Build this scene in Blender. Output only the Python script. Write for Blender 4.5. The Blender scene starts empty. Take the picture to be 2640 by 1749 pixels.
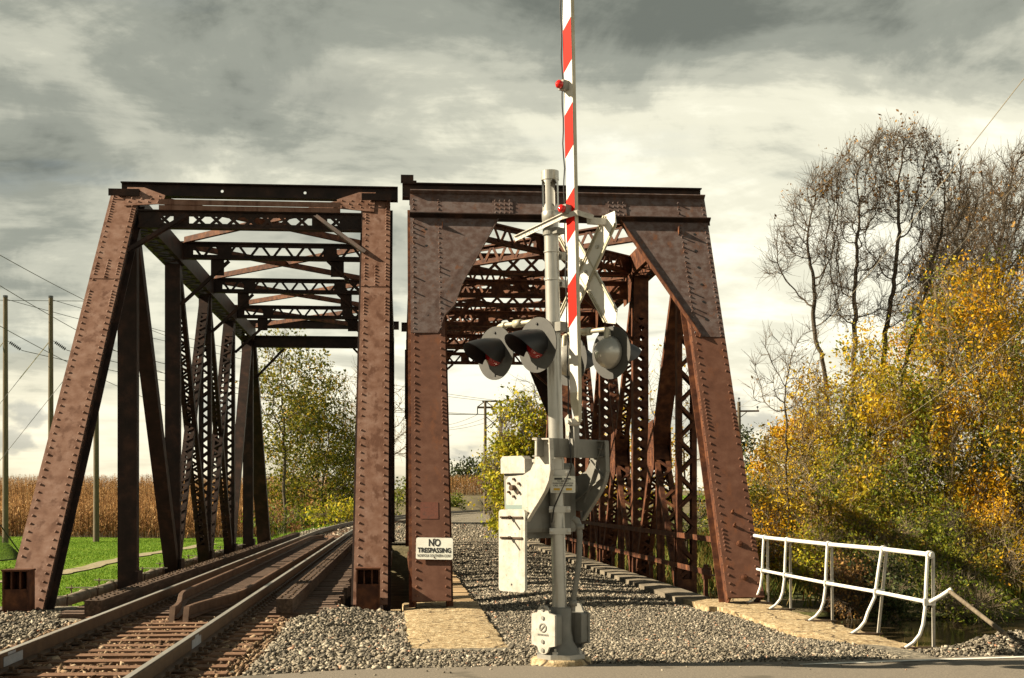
import bpy, math, random
import numpy as np
from mathutils import Vector, Matrix
random.seed(11)
rng = np.random.default_rng(11)
sc = bpy.context.scene

# ---------------------------------------------------------------- camera
FPX, CZ = 3450.0, 1.83
TH = math.atan(288.0 / FPX)
CT, ST = math.cos(TH), math.sin(TH)
cam = bpy.data.cameras.new("camera")
cam.sensor_width = 36.0
cam.sensor_fit = 'HORIZONTAL'
cam.lens = 36.0 * FPX / 2640.0
cam.shift_y = 409.5 / 2640.0
cam.clip_start, cam.clip_end = 0.1, 6000.0
camo = bpy.data.objects.new("camera", cam)
camo.location = (0, 0, CZ)
camo.rotation_euler = (math.pi / 2, 0, -TH)
sc.collection.objects.link(camo)
sc.camera = camo

# ---------------------------------------------------------------- sky
SUN_EL = math.radians(32.0)
LD = Vector((math.cos(SUN_EL) * math.cos(math.radians(-3)), math.cos(SUN_EL) * math.sin(math.radians(-3)), -math.sin(SUN_EL)))
world = bpy.data.worlds.new("World")
sc.world = world
world.use_nodes = True
wn, wl = world.node_tree.nodes, world.node_tree.links
wn.clear()


def N(nodes, t, **kw):
    n = nodes.new(t)
    for k, v in kw.items():
        setattr(n, k, v)
    return n


def wmath(op, a, b=None, clamp=False):
    n = N(wn, 'ShaderNodeMath', operation=op, use_clamp=clamp)
    for i, s in enumerate((a, b)):
        if s is None:
            continue
        if isinstance(s, (int, float)):
            n.inputs[i].default_value = s
        else:
            wl.new(s, n.inputs[i])
    return n.outputs[0]


def wramp(fac, stops, interp='EASE'):
    r = N(wn, 'ShaderNodeValToRGB')
    r.color_ramp.interpolation = interp
    el = r.color_ramp.elements
    while len(el) < len(stops):
        el.new(0.5)
    for e, (p, c) in zip(el, stops):
        e.position = p
        e.color = (*c, 1) if len(c) == 3 else c
    wl.new(fac, r.inputs[0])
    return r.outputs[0]


def wmix(fac, a, b, mode='MIX'):
    m = N(wn, 'ShaderNodeMix', data_type='RGBA', blend_type=mode)
    for s, i in ((fac, 0), (a, 6), (b, 7)):
        if isinstance(s, (int, float)):
            m.inputs[i].default_value = s
        elif isinstance(s, tuple):
            m.inputs[i].default_value = (*s, 1)
        else:
            wl.new(s, m.inputs[i])
    return m.outputs[2]


tc = N(wn, 'ShaderNodeTexCoord')
sep = N(wn, 'ShaderNodeSeparateXYZ')
wl.new(tc.outputs['Generated'], sep.inputs[0])
dz = wmath('MAXIMUM', sep.outputs[2], 0.0)
den = wmath('ADD', dz, 0.13)
px = wmath('DIVIDE', sep.outputs[0], den)
py = wmath('DIVIDE', sep.outputs[1], den)
comb = N(wn, 'ShaderNodeCombineXYZ')
wl.new(px, comb.inputs[0])
wl.new(py, comb.inputs[1])


def wnoise(vec, scale, detail, rough=0.5, dist=0.0, off=(0, 0, 0), sc3=(1, 1, 1)):
    mp = N(wn, 'ShaderNodeMapping')
    mp.inputs['Location'].default_value = off
    mp.inputs['Scale'].default_value = sc3
    wl.new(vec, mp.inputs[0])
    n = N(wn, 'ShaderNodeTexNoise')
    n.inputs['Scale'].default_value = scale
    n.inputs['Detail'].default_value = detail
    n.inputs['Roughness'].default_value = rough
    n.inputs['Distortion'].default_value = dist
    wl.new(mp.outputs[0], n.inputs['Vector'])
    return n.outputs[0]


big = wnoise(comb.outputs[0], 0.62, 3, 0.45, 0.25, (5.2, 2.9, 0.0), (1.0, 0.85, 1))
fine = wnoise(comb.outputs[0], 1.9, 10, 0.60, 0.45, (9.3, 1.7, 2.0), (0.75, 1.2, 1))
puff = wnoise(tc.outputs['Generated'], 8.5, 9, 0.60, 0.35, (2.2, 0.4, 1.1), (1.0, 1.0, 1.9))
# the overcast is thickest overhead and to the left of the view
lift = wmath('MULTIPLY', wmath('POWER', dz, 1.6), -2.15)
side = wmath('MULTIPLY', sep.outputs[0], 0.24)
base_v = wmath('ADD', wmath('ADD', wmath('MULTIPLY', big, 0.85), wmath('MULTIPLY', fine, 0.75)), wmath('MULTIPLY', puff, 0.70))
val = wmath('ADD', wmath('ADD', base_v, lift), wmath('SUBTRACT', side, 0.475), clamp=True)
cloud = wramp(val, [(0.10, (0.066, 0.072, 0.062)), (0.28, (0.128, 0.134, 0.113)), (0.42, (0.215, 0.215, 0.176)),
                    (0.56, (0.335, 0.325, 0.258)), (0.78, (0.46, 0.445, 0.362))])
# dark broken puffs hanging below the overcast
pm1 = wnoise(comb.outputs[0], 1.15, 6, 0.5, 0.6, (2.35, 6.3, 7.0), (1.0, 0.9, 1))
pmask = wramp(pm1, [(0.55, (0, 0, 0)), (0.66, (1, 1, 1))])
cloud = wmix(wmath('MULTIPLY', pmask, 0.55), cloud, (0.115, 0.120, 0.104))
# warm pale band near the horizon
hz = wmath('SUBTRACT', 1.0, wmath('DIVIDE', dz, 0.11), clamp=True)
hz = wmath('MULTIPLY', hz, wmath('ADD', wmath('MULTIPLY', fine, 1.1), 0.10), clamp=True)
cloud = wmix(wmath('MULTIPLY', hz, 0.8), cloud, (0.3572, 0.2926, 0.1786))
# small detached dark cumulus low over the fields
angc = N(wn, 'ShaderNodeCombineXYZ')
wl.new(wmath('MULTIPLY', sep.outputs[0], 9.0), angc.inputs[0])
wl.new(wmath('MULTIPLY', sep.outputs[1], 9.0), angc.inputs[1])
wl.new(wmath('MULTIPLY', sep.outputs[2], 17.0), angc.inputs[2])
cum = wnoise(angc.outputs[0], 1.5, 6, 0.5, 0.2, (4.2, 0.6, 1.3))
band = wmath('SUBTRACT', 1.0, wmath('MULTIPLY', wmath('ABSOLUTE', wmath('SUBTRACT', dz, 0.05)), 20.0), clamp=True)
cmask = wramp(wmath('MULTIPLY', cum, wmath('POWER', band, 0.25)), [(0.52, (0, 0, 0)), (0.58, (1, 1, 1))])
cloud = wmix(wmath('MULTIPLY', cmask, 0.5), cloud, (0.1216, 0.1292, 0.1254))
sky = N(wn, 'ShaderNodeTexSky', sky_type='NISHITA', sun_disc=False, sun_elevation=SUN_EL,
        sun_rotation=math.atan2(-LD.x, -LD.y), air_density=1.0, dust_density=1.5, ozone_density=1.0)
bgA = N(wn, 'ShaderNodeBackground')
bgA.inputs[1].default_value = 0.05
wl.new(sky.outputs[0], bgA.inputs[0])
bgB = N(wn, 'ShaderNodeBackground')
bgB.inputs[1].default_value = 1.0
wl.new(cloud, bgB.inputs[0])
gap = wnoise(comb.outputs[0], 1.6, 5, 0.5, 0.3, (1.4, 5.5, 4.0), (0.7, 1.3, 1))
cover = wramp(gap, [(0.28, (0.86, 0.86, 0.86)), (0.40, (1, 1, 1))])
mixs = N(wn, 'ShaderNodeMixShader')
wl.new(cover, mixs.inputs[0])
wl.new(bgA.outputs[0], mixs.inputs[1])
wl.new(bgB.outputs[0], mixs.inputs[2])
outw = N(wn, 'ShaderNodeOutputWorld')
wl.new(mixs.outputs[0], outw.inputs[0])

# ---------------------------------------------------------------- sun, exposure
sun = bpy.data.lights.new("sun", 'SUN')
sun.energy = 5.0
sun.angle = math.radians(0.5)
sun.color = (1.0, 0.85, 0.61)
suno = bpy.data.objects.new("sun", sun)
suno.rotation_euler = LD.to_track_quat('-Z', 'Y').to_euler()
suno.location = (-60, -5, 40)
sc.collection.objects.link(suno)
vs = sc.view_settings
vs.view_transform, vs.look, vs.gamma, vs.exposure = 'Standard', 'None', 1.0, 1.45
vs.use_curve_mapping = False
try:
    sc.cycles.use_denoising = True
    sc.cycles.max_bounces = 5
    sc.cycles.diffuse_bounces = 3
    sc.cycles.glossy_bounces = 2
    sc.cycles.transparent_max_bounces = 4
    sc.cycles.caustics_reflective = False
    sc.cycles.caustics_refractive = False
except Exception:
    pass

# ---------------------------------------------------------------- helpers
COL = sc.collection
V3 = Vector


def P(x, y, Z):
    """world point seen at photograph position (x, y) at depth Z"""
    X = (x - 1320.0) * Z / FPX
    return V3((X * CT + Z * ST, Z * CT - X * ST, CZ + (1284.0 - y) * Z / FPX))


def origin(o):
    v = V3((0, 0, 0))
    while o is not None:
        v = v + o.location
        o = o.parent
    return v


def tag(o, label=None, cat=None, group=None, kind=None):
    if label:
        o['label'] = label
    if cat:
        o['category'] = cat
    if group:
        o['group'] = group
    if kind:
        o['kind'] = kind
    return o


def thing(name, label, cat, loc=(0, 0, 0), group=None):
    o = bpy.data.objects.new(name, None)
    o.empty_display_size = 0.3
    o.location = loc
    COL.objects.link(o)
    return tag(o, label, cat, group)


def inst(name, mesh, mat4, parent):
    o = bpy.data.objects.new(name, mesh)
    COL.objects.link(o)
    if parent is not None:
        o.parent = parent
        o.matrix_basis = Matrix.Translation(-origin(parent)) @ mat4
    else:
        o.matrix_basis = mat4
    return o


class MB:
    def __init__(self):
        self.v, self.f = [], []

    def add(self, vs, fs):
        b = len(self.v)
        self.v += [tuple(p) for p in vs]
        self.f += [tuple(i + b for i in f) for f in fs]

    def hexa(self, p):
        self.add(p, [(0, 3, 2, 1), (4, 5, 6, 7), (0, 1, 5, 4), (1, 2, 6, 5), (2, 3, 7, 6), (3, 0, 4, 7)])

    def box(self, x0, x1, y0, y1, z0, z1):
        self.hexa([(x0, y0, z0), (x1, y0, z0), (x1, y1, z0), (x0, y1, z0), (x0, y0, z1), (x1, y0, z1), (x1, y1, z1), (x0, y1, z1)])

    def obox(self, c, a, b, n, ha, hb, hn):
        c, a, b, n = V3(c), V3(a) * ha, V3(b) * hb, V3(n) * hn
        self.hexa([c - a - b - n, c + a - b - n, c + a + b - n, c - a + b - n, c - a - b + n, c + a - b + n, c + a + b + n, c - a + b + n])

    def bar(self, A, B, side, w, h, up=None):
        """straight bar A-B, w across 'side', h across the third axis"""
        A, B = V3(A), V3(B)
        a = (B - A).normalized()
        s = V3(side)
        s = (s - a * s.dot(a)).normalized()
        n = a.cross(s)
        self.obox((A + B) / 2, a, s, n, (B - A).length / 2, w / 2, h / 2)

    def tube(self, pts, r, n=8, caps=True):
        pts = [V3(p) for p in pts]
        rs = r if isinstance(r, (list, tuple)) else [r] * len(pts)
        rings, prev = [], None
        for i, p in enumerate(pts):
            t = (pts[min(i + 1, len(pts) - 1)] - pts[max(i - 1, 0)]).normalized()
            if prev is None:
                ref = V3((0, 0, 1)) if abs(t.z) < 0.9 else V3((1, 0, 0))
                x = t.cross(ref).normalized()
            else:
                x = (prev - t * prev.dot(t)).normalized()
            prev = x
            y = t.cross(x)
            rings.append([p + (x * math.cos(k * 2 * math.pi / n) + y * math.sin(k * 2 * math.pi / n)) * rs[i] for k in range(n)])
        vs = [q for R in rings for q in R]
        fs = [(i * n + k, i * n + (k + 1) % n, (i + 1) * n + (k + 1) % n, (i + 1) * n + k) for i in range(len(rings) - 1) for k in range(n)]
        self.add(vs, fs)
        if caps:
            self.add(rings[0], [tuple(range(n - 1, -1, -1))])
            self.add(rings[-1], [tuple(range(n))])

    def prism(self, poly, off, back=True):
        """polygon (3D points) extruded by vector off"""
        poly = [V3(p) for p in poly]
        off = V3(off)
        n = len(poly)
        self.add(poly + [p + off for p in poly],
                 [tuple(range(n - 1, -1, -1)), tuple(range(n, 2 * n))] + [(i, (i + 1) % n, n + (i + 1) % n, n + i) for i in range(n)])

    def lathe(self, c, ax, prof, n=20, x=None, a0=0, a1=2 * math.pi):
        """profile [(r, h)] about axis ax through c"""
        c, ax = V3(c), V3(ax).normalized()
        if x is None:
            x = ax.cross(V3((0, 0, 1)) if abs(ax.z) < 0.9 else V3((1, 0, 0))).normalized()
        y = ax.cross(x)
        full = abs(a1 - a0 - 2 * math.pi) < 1e-6
        m = n if full else n + 1
        vs = []
        for r, h in prof:
            for k in range(m):
                an = a0 + (a1 - a0) * k / n
                vs.append(c + ax * h + (x * math.cos(an) + y * math.sin(an)) * max(r, 1e-4))
        fs = []
        for i in range(len(prof) - 1):
            for k in range(n):
                k2 = (k + 1) % m
                fs.append((i * m + k, i * m + k2, (i + 1) * m + k2, (i + 1) * m + k))
        self.add(vs, fs)

    def rivet(self, c, n, r=0.025, h=0.030, x=None, sides=6):
        c, n = V3(c), V3(n)
        if random.random() < 0.02:
            return
        r, h = r * random.uniform(0.85, 1.12), h * random.uniform(0.7, 1.1)
        if x is None:
            x = n.cross(V3((0, 0, 1)) if abs(n.z) < 0.9 else V3((1, 0, 0))).normalized()
        y = n.cross(x)
        cs = [(math.cos(k * 2 * math.pi / sides), math.sin(k * 2 * math.pi / sides)) for k in range(sides)]
        v = [c + (x * a + y * b) * r for a, b in cs] + [c + n * h * 0.75 + (x * a + y * b) * r * 0.72 for a, b in cs] + [c + n * h]
        s = sides
        self.add(v, [(k, (k + 1) % s, s + (k + 1) % s, s + k) for k in range(s)] + [(s + k, s + (k + 1) % s, 2 * s) for k in range(s)])

    def mesh(self, name, mat, smooth=False, org=(0, 0, 0)):
        me = bpy.data.meshes.new(name)
        ox, oy, oz = org
        me.from_pydata([(x - ox, y - oy, z - oz) for x, y, z in self.v], [], self.f)
        me.materials.append(mat)
        if smooth:
            me.polygons.foreach_set('use_smooth', [True] * len(me.polygons))
        me.update()
        return me

    def build(self, name, mat, parent=None, smooth=False):
        org = origin(parent)
        me = self.mesh(name, mat, smooth, org)
        o = bpy.data.objects.new(name, me)
        COL.objects.link(o)
        if parent is not None:
            o.parent = parent
        return o


def fastmesh(name, V, F, mat, parent=None, smooth=False):
    """V (n,3) array, F (m,k) array of equal-sized faces"""
    V = np.asarray(V, dtype=np.float32)
    F = np.asarray(F, dtype=np.int32)
    if parent is not None:
        V = V - np.array(origin(parent), dtype=np.float32)
    me = bpy.data.meshes.new(name)
    k = F.shape[1]
    me.vertices.add(len(V))
    me.vertices.foreach_set('co', V.ravel())
    me.loops.add(F.size)
    me.loops.foreach_set('vertex_index', F.ravel())
    me.polygons.add(len(F))
    me.polygons.foreach_set('loop_start', np.arange(0, F.size, k, dtype=np.int32))
    me.polygons.foreach_set('loop_total', np.full(len(F), k, dtype=np.int32))
    if smooth:
        me.polygons.foreach_set('use_smooth', np.ones(len(F), dtype=bool))
    me.update(calc_edges=True)
    me.validate()
    me.materials.append(mat)
    o = bpy.data.objects.new(name, me)
    COL.objects.link(o)
    if parent is not None:
        o.parent = parent
    return o


# ---------------------------------------------------------------- materials
def new_mat(name):
    m = bpy.data.materials.new(name)
    m.use_nodes = True
    nt = m.node_tree
    b = nt.nodes['Principled BSDF']
    return m, nt.nodes, nt.links, b


def noise_fac(nodes, links, scale, detail=5, rough=0.55, sc3=(1, 1, 1), dist=0.0, coord='pos'):
    if coord == 'pos':
        g = nodes.new('ShaderNodeNewGeometry').outputs['Position']
    else:
        g = nodes.new('ShaderNodeTexCoord').outputs['Object']
    mp = nodes.new('ShaderNodeMapping')
    mp.inputs['Scale'].default_value = sc3
    links.new(g, mp.inputs[0])
    n = nodes.new('ShaderNodeTexNoise')
    n.inputs['Scale'].default_value = scale
    n.inputs['Detail'].default_value = detail
    n.inputs['Roughness'].default_value = rough
    n.inputs['Distortion'].default_value = dist
    links.new(mp.outputs[0], n.inputs['Vector'])
    return n.outputs[0]


def ramp(nodes, links, fac, stops, interp='LINEAR'):
    r = nodes.new('ShaderNodeValToRGB')
    r.color_ramp.interpolation = interp
    el = r.color_ramp.elements
    while len(el) < len(stops):
        el.new(0.5)
    for e, (p, c) in zip(el, stops):
        e.position = p
        e.color = (*c, 1)
    links.new(fac, r.inputs[0])
    return r.outputs[0]


def mixc(nodes, links, fac, a, b, mode='MIX'):
    m = nodes.new('ShaderNodeMix')
    m.data_type = 'RGBA'
    m.blend_type = mode
    for s, i in ((fac, 0), (a, 6), (b, 7)):
        if isinstance(s, (int, float)):
            m.inputs[i].default_value = s
        elif isinstance(s, tuple):
            m.inputs[i].default_value = (*s, 1)
        else:
            links.new(s, m.inputs[i])
    return m.outputs[2]


def bump(nodes, links, b, fac, strength, dist=0.02):
    bp = nodes.new('ShaderNodeBump')
    bp.inputs['Strength'].default_value = strength
    bp.inputs['Distance'].default_value = dist
    links.new(fac, bp.inputs['Height'])
    links.new(bp.outputs[0], b.inputs['Normal'])


def M_noise(name, stops, scale=3.0, rough=0.8, metal=0.0, sc3=(1, 1, 1), spots=None, bstr=0.2, bscale=40, bdist=0.01, spec=0.3, detail=6, streak=None, coord='pos'):
    m, n, l, b = new_mat(name)
    f = noise_fac(n, l, scale, detail, 0.6, sc3, coord=coord)
    c = ramp(n, l, f, stops)
    if streak:
        f2 = noise_fac(n, l, streak[0], 4, 0.6, (1, 1, 0.09), coord=coord)
        c = mixc(n, l, ramp(n, l, f2, [(streak[1], (0, 0, 0)), (streak[1] + 0.12, (1, 1, 1))]), c, streak[2])
    if spots:
        f3 = noise_fac(n, l, spots[0], 3, 0.7, coord=coord)
        c = mixc(n, l, ramp(n, l, f3, [(spots[1], (0, 0, 0)), (spots[1] + 0.06, (1, 1, 1))]), c, spots[2])
    l.new(c, b.inputs['Base Color'])
    b.inputs['Roughness'].default_value = rough
    b.inputs['Metallic'].default_value = metal
    b.inputs['Specular IOR Level'].default_value = spec
    if bstr:
        bump(n, l, b, noise_fac(n, l, bscale, 4, 0.6, coord=coord), bstr, bdist)
    return m


def M_island(name, stops, rough=0.8, trans=0.0, spec=0.2, noise=None):
    """colour picked per loose piece (each leaf / stone has its own)"""
    m, n, l, b = new_mat(name)
    g = n.new('ShaderNodeNewGeometry').outputs['Random Per Island']
    c = ramp(n, l, g, stops)
    if noise:
        f = noise_fac(n, l, noise[0], 3, 0.6)
        c = mixc(n, l, ramp(n, l, f, [(noise[1], (0, 0, 0)), (noise[1] + noise[3], (1, 1, 1))]), c, noise[2], noise[4] if len(noise) > 4 else 'MIX')
    l.new(c, b.inputs['Base Color'])
    b.inputs['Roughness'].default_value = rough
    b.inputs['Specular IOR Level'].default_value = spec
    if trans:
        t = n.new('ShaderNodeBsdfTranslucent')
        l.new(c, t.inputs[0])
        mx = n.new('ShaderNodeMixShader')
        mx.inputs[0].default_value = trans
        l.new(b.outputs[0], mx.inputs[1])
        l.new(t.outputs[0], mx.inputs[2])
        l.new(mx.outputs[0], n['Material Output'].inputs[0])
    return m


def M_plain(name, col, rough=0.6, metal=0.0, spec=0.4, emit=None):
    m, n, l, b = new_mat(name)
    b.inputs['Base Color'].default_value = (*col, 1)
    b.inputs['Roughness'].default_value = rough
    b.inputs['Metallic'].default_value = metal
    b.inputs['Specular IOR Level'].default_value = spec
    return m


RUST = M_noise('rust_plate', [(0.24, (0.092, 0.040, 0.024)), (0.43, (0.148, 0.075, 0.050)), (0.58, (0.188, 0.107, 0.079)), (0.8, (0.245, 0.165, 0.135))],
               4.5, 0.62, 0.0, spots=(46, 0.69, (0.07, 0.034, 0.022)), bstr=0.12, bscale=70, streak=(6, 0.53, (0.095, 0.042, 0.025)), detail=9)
RUSTG = M_noise('rust_weathered', [(0.28, (0.060, 0.033, 0.027)), (0.46, (0.090, 0.058, 0.051)), (0.62, (0.122, 0.095, 0.092)), (0.8, (0.125, 0.060, 0.037))],
                8.0, 0.6, 0.0, spots=(60, 0.66, (0.17, 0.15, 0.14)), bstr=0.15, bscale=80, streak=(7, 0.60, (0.125, 0.055, 0.030)))
RUSTD = M_noise('rust_shade_dark', [(0.3, (0.012, 0.008, 0.007)), (0.52, (0.026, 0.015, 0.012)), (0.72, (0.062, 0.030, 0.020))],
                3.0, 0.6, 0.0, spots=(30, 0.69, (0.10, 0.042, 0.022)), bstr=0.15, bscale=60, spec=0.2)  # rust darkened to near black, with the inner truss's shade put into its colour
RUSTO = M_noise('rust_orange', [(0.25, (0.026, 0.010, 0.006)), (0.45, (0.062, 0.023, 0.013)), (0.62, (0.125, 0.048, 0.022)), (0.78, (0.21, 0.092, 0.042))],
                6.0, 0.7, 0.0, spots=(30, 0.66, (0.04, 0.02, 0.014)), bstr=0.15, bscale=60, spec=0.2)
RUSTP = M_noise('rust_red_plate', [(0.22, (0.068, 0.027, 0.016)), (0.45, (0.098, 0.041, 0.025)), (0.6, (0.118, 0.053, 0.034)), (0.82, (0.15, 0.078, 0.052))],
                5.0, 0.62, 0.0, spots=(44, 0.70, (0.05, 0.024, 0.015)), bstr=0.10, bscale=70, streak=(5, 0.57, (0.135, 0.052, 0.026)), detail=9)
RAILM = M_noise('rail_side', [(0.3, (0.040, 0.023, 0.013)), (0.6, (0.085, 0.052, 0.030))], 5, 0.55, 0.0, bstr=0.1)
RAILT = M_noise('rail_head', [(0.3, (0.62, 0.59, 0.53)), (0.7, (0.80, 0.77, 0.70))], 6, 0.38, 0.85, sc3=(8, 0.5, 1), bstr=0.03)
GRAILM = M_noise('guard_rail_rust', [(0.3, (0.06, 0.034, 0.022)), (0.6, (0.125, 0.075, 0.05))], 5, 0.65, 0.0, bstr=0.1)
TIEM = M_noise('tie_wood', [(0.25, (0.05, 0.026, 0.015)), (0.45, (0.125, 0.066, 0.038)), (0.62, (0.215, 0.122, 0.075)), (0.8, (0.29, 0.195, 0.13))],
               5.0, 0.85, 0.0, sc3=(0.7, 7, 7), bstr=0.6, bscale=16, bdist=0.02)
BTIEM = M_noise('bridge_tie_wood', [(0.25, (0.035, 0.024, 0.018)), (0.45, (0.082, 0.053, 0.039)), (0.62, (0.155, 0.103, 0.077)), (0.8, (0.24, 0.17, 0.128))],
                5.0, 0.85, 0.0, sc3=(0.7, 7, 7), bstr=0.6, bscale=16, bdist=0.02)
TIMB = M_noise('guard_timber_wood', [(0.25, (0.025, 0.016, 0.012)), (0.5, (0.065, 0.042, 0.03)), (0.75, (0.14, 0.093, 0.066))], 4.0, 0.85, 0.0, sc3=(6, 0.5, 6), bstr=0.6, bscale=14, bdist=0.02)
PLANKM = M_noise('plank_wood', [(0.25, (0.20, 0.13, 0.07)), (0.5, (0.36, 0.25, 0.14)), (0.75, (0.50, 0.38, 0.23))], 4.0, 0.85, 0.0, sc3=(0.6, 5, 5), bstr=0.5, bscale=18)
CONC = M_noise('concrete', [(0.28, (0.13, 0.085, 0.042)), (0.44, (0.29, 0.21, 0.115)), (0.56, (0.42, 0.33, 0.20)), (0.75, (0.56, 0.475, 0.33))],
               13.0, 0.9, 0.0, spots=(3.2, 0.60, (0.24, 0.175, 0.098)), bstr=1.0, bscale=30, bdist=0.03, detail=12, sc3=(1.0, 0.6, 1))
CONCD = M_noise('old_concrete', [(0.25, (0.184, 0.149, 0.109)), (0.5, (0.31, 0.259, 0.19)), (0.75, (0.46, 0.402, 0.31))], 3.0, 0.9, 0.0, bstr=0.5, bscale=24, streak=(4, 0.55, (0.13, 0.105, 0.075)))
_n, _l = CONC.node_tree.nodes, CONC.node_tree.links
_b = _n['Principled BSDF']
_src = _b.inputs['Base Color'].links[0].from_socket
_g = _n.new('ShaderNodeNewGeometry')
_w = _n.new('ShaderNodeTexNoise')
_w.inputs['Scale'].default_value = 2.5
_l.new(_g.outputs['Position'], _w.inputs['Vector'])
_m = mixc(_n, _l, 0.28, _g.outputs['Position'], _w.outputs['Color'], 'ADD')
_v = _n.new('ShaderNodeTexVoronoi')
_v.feature = 'DISTANCE_TO_EDGE'
_v.inputs['Scale'].default_value = 0.85
_l.new(_m, _v.inputs['Vector'])
_c = ramp(_n, _l, _v.outputs['Distance'], [(0.006, (1, 1, 1)), (0.016, (0, 0, 0))])
_l.new(mixc(_n, _l, _c, _src, (0.07, 0.05, 0.03)), _b.inputs['Base Color'])
STONE = M_island('ballast_stone', [(0.0, (0.058, 0.052, 0.044)), (0.3, (0.118, 0.105, 0.085)), (0.6, (0.195, 0.172, 0.135)), (0.85, (0.285, 0.25, 0.195)), (0.97, (0.44, 0.395, 0.32)), (1.0, (0.36, 0.17, 0.10))], 0.85)
STONER = M_island('rusty_ballast_stone', [(0.0, (0.06, 0.035, 0.022)), (0.4, (0.15, 0.095, 0.058)), (0.7, (0.24, 0.165, 0.10)), (1.0, (0.34, 0.26, 0.18))], 0.85)
BALL = M_noise('ballast_bed', [(0.3, (0.039, 0.0338, 0.026)), (0.45, (0.117, 0.104, 0.0806)), (0.6, (0.247, 0.218, 0.169)), (0.72, (0.364, 0.325, 0.254))], 15.0, 0.9, 0.0, bstr=1.0, bscale=11, bdist=0.06, detail=4)
ASPH = M_noise('asphalt', [(0.3, (0.095, 0.084, 0.070)), (0.5, (0.155, 0.135, 0.110)), (0.68, (0.22, 0.19, 0.15)), (0.8, (0.33, 0.295, 0.24))], 60.0, 0.85, 0.0, bstr=0.5, bscale=90, bdist=0.008, spots=(1.1, 0.60, (0.10, 0.088, 0.07)))
WPAINT = M_noise('white_road_paint', [(0.3, (0.42, 0.39, 0.33)), (0.5, (0.68, 0.66, 0.60)), (0.8, (0.78, 0.76, 0.70))], 14.0, 0.7, bstr=0.1)
SILV = M_noise('galvanised_paint', [(0.3, (0.36, 0.355, 0.33)), (0.6, (0.45, 0.44, 0.41)), (0.8, (0.50, 0.485, 0.45))], 3.0, 0.36, 0.55, bstr=0.04, spots=(45, 0.68, (0.25, 0.22, 0.17)), streak=(11, 0.60, (0.30, 0.275, 0.225)))
SILVW = M_noise('worn_aluminium', [(0.3, (0.32, 0.30, 0.26)), (0.5, (0.43, 0.41, 0.37)), (0.75, (0.52, 0.505, 0.465))], 9.0, 0.5, 0.1, bstr=0.05, spots=(40, 0.62, (0.24, 0.215, 0.17)), streak=(8, 0.58, (0.30, 0.27, 0.215)))
GREYP = M_noise('grey_casting', [(0.3, (0.15, 0.148, 0.135)), (0.6, (0.225, 0.22, 0.20)), (0.8, (0.27, 0.265, 0.245))], 4.0, 0.6, 0.1, bstr=0.08, spots=(30, 0.70, (0.15, 0.13, 0.10)), streak=(9, 0.60, (0.11, 0.098, 0.08)))
WHITE = M_noise('white_paint', [(0.3, (0.58, 0.57, 0.53)), (0.7, (0.72, 0.715, 0.68))], 5.0, 0.45, bstr=0.03, spots=(26, 0.72, (0.55, 0.50, 0.42)))
SIGNW = M_noise('sign_white', [(0.3, (0.60, 0.60, 0.53)), (0.6, (0.74, 0.74, 0.68))], 5.0, 0.5, bstr=0.02, spots=(30, 0.70, (0.45, 0.40, 0.32)))
OLIVE = M_noise('aged_aluminium_edge', [(0.3, (0.33, 0.30, 0.22)), (0.7, (0.50, 0.47, 0.38))], 4.0, 0.5, 0.2, bstr=0.03)
REDR = M_plain('red_reflective', (0.60, 0.012, 0.004), 0.6, spec=0.1)
REDL = M_plain('red_lens', (0.27, 0.010, 0.012), 0.15, spec=0.6)
BLACK = M_plain('black_paint', (0.016, 0.016, 0.017), 0.42)
DISCM = M_noise('lamp_background_black', [(0.3, (0.05, 0.05, 0.049)), (0.7, (0.075, 0.074, 0.07))], 6.0, 0.5, bstr=0.02)
INK = M_plain('black_print', (0.02, 0.02, 0.02), 0.6)
YINK = M_plain('yellow_print', (0.62, 0.40, 0.05), 0.6)
PLAC = M_noise('faded_red_placard', [(0.3, (0.085, 0.032, 0.022)), (0.5, (0.135, 0.047, 0.031)), (0.7, (0.085, 0.040, 0.030))], 14.0, 0.7, bstr=0.0)
GLASSY = M_plain('grey_lens_window', (0.20, 0.26, 0.25), 0.2)
BARK = M_noise('bark', [(0.3, (0.035, 0.028, 0.021)), (0.55, (0.085, 0.068, 0.050)), (0.8, (0.15, 0.125, 0.095))], 6.0, 0.9, sc3=(1, 1, 0.3), bstr=0.6, bscale=14, bdist=0.03)
TWIG = M_noise('twig_bark', [(0.3, (0.075, 0.058, 0.042)), (0.7, (0.16, 0.125, 0.09))], 2.0, 0.9, bstr=0.0)
TWIGL = M_noise('pale_twig', [(0.3, (0.16, 0.125, 0.08)), (0.7, (0.30, 0.24, 0.16))], 2.0, 0.9, bstr=0.0)
POLEM = M_noise('pole_wood', [(0.3, (0.085, 0.066, 0.045)), (0.6, (0.15, 0.122, 0.088)), (0.8, (0.205, 0.175, 0.132))], 3.0, 0.9, sc3=(6, 6, 0.4), bstr=0.3, bscale=20)
WIREM = M_plain('wire_metal', (0.06, 0.06, 0.055), 0.5)
WIREL = M_plain('pale_wire', (0.42, 0.38, 0.30), 0.5)
INSUL = M_plain('insulator_grey', (0.05, 0.055, 0.06), 0.3)
PIPEM = M_noise('pipe_coating', [(0.3, (0.15, 0.12, 0.085)), (0.6, (0.26, 0.22, 0.165)), (0.8, (0.34, 0.30, 0.23))], 4.0, 0.7, bstr=0.15)
WATER = M_noise('creek_water', [(0.3, (0.035, 0.026, 0.014)), (0.7, (0.06, 0.045, 0.024))], 0.6, 0.12, bstr=0.15, bscale=2.5, bdist=0.03, spec=0.5)
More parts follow.
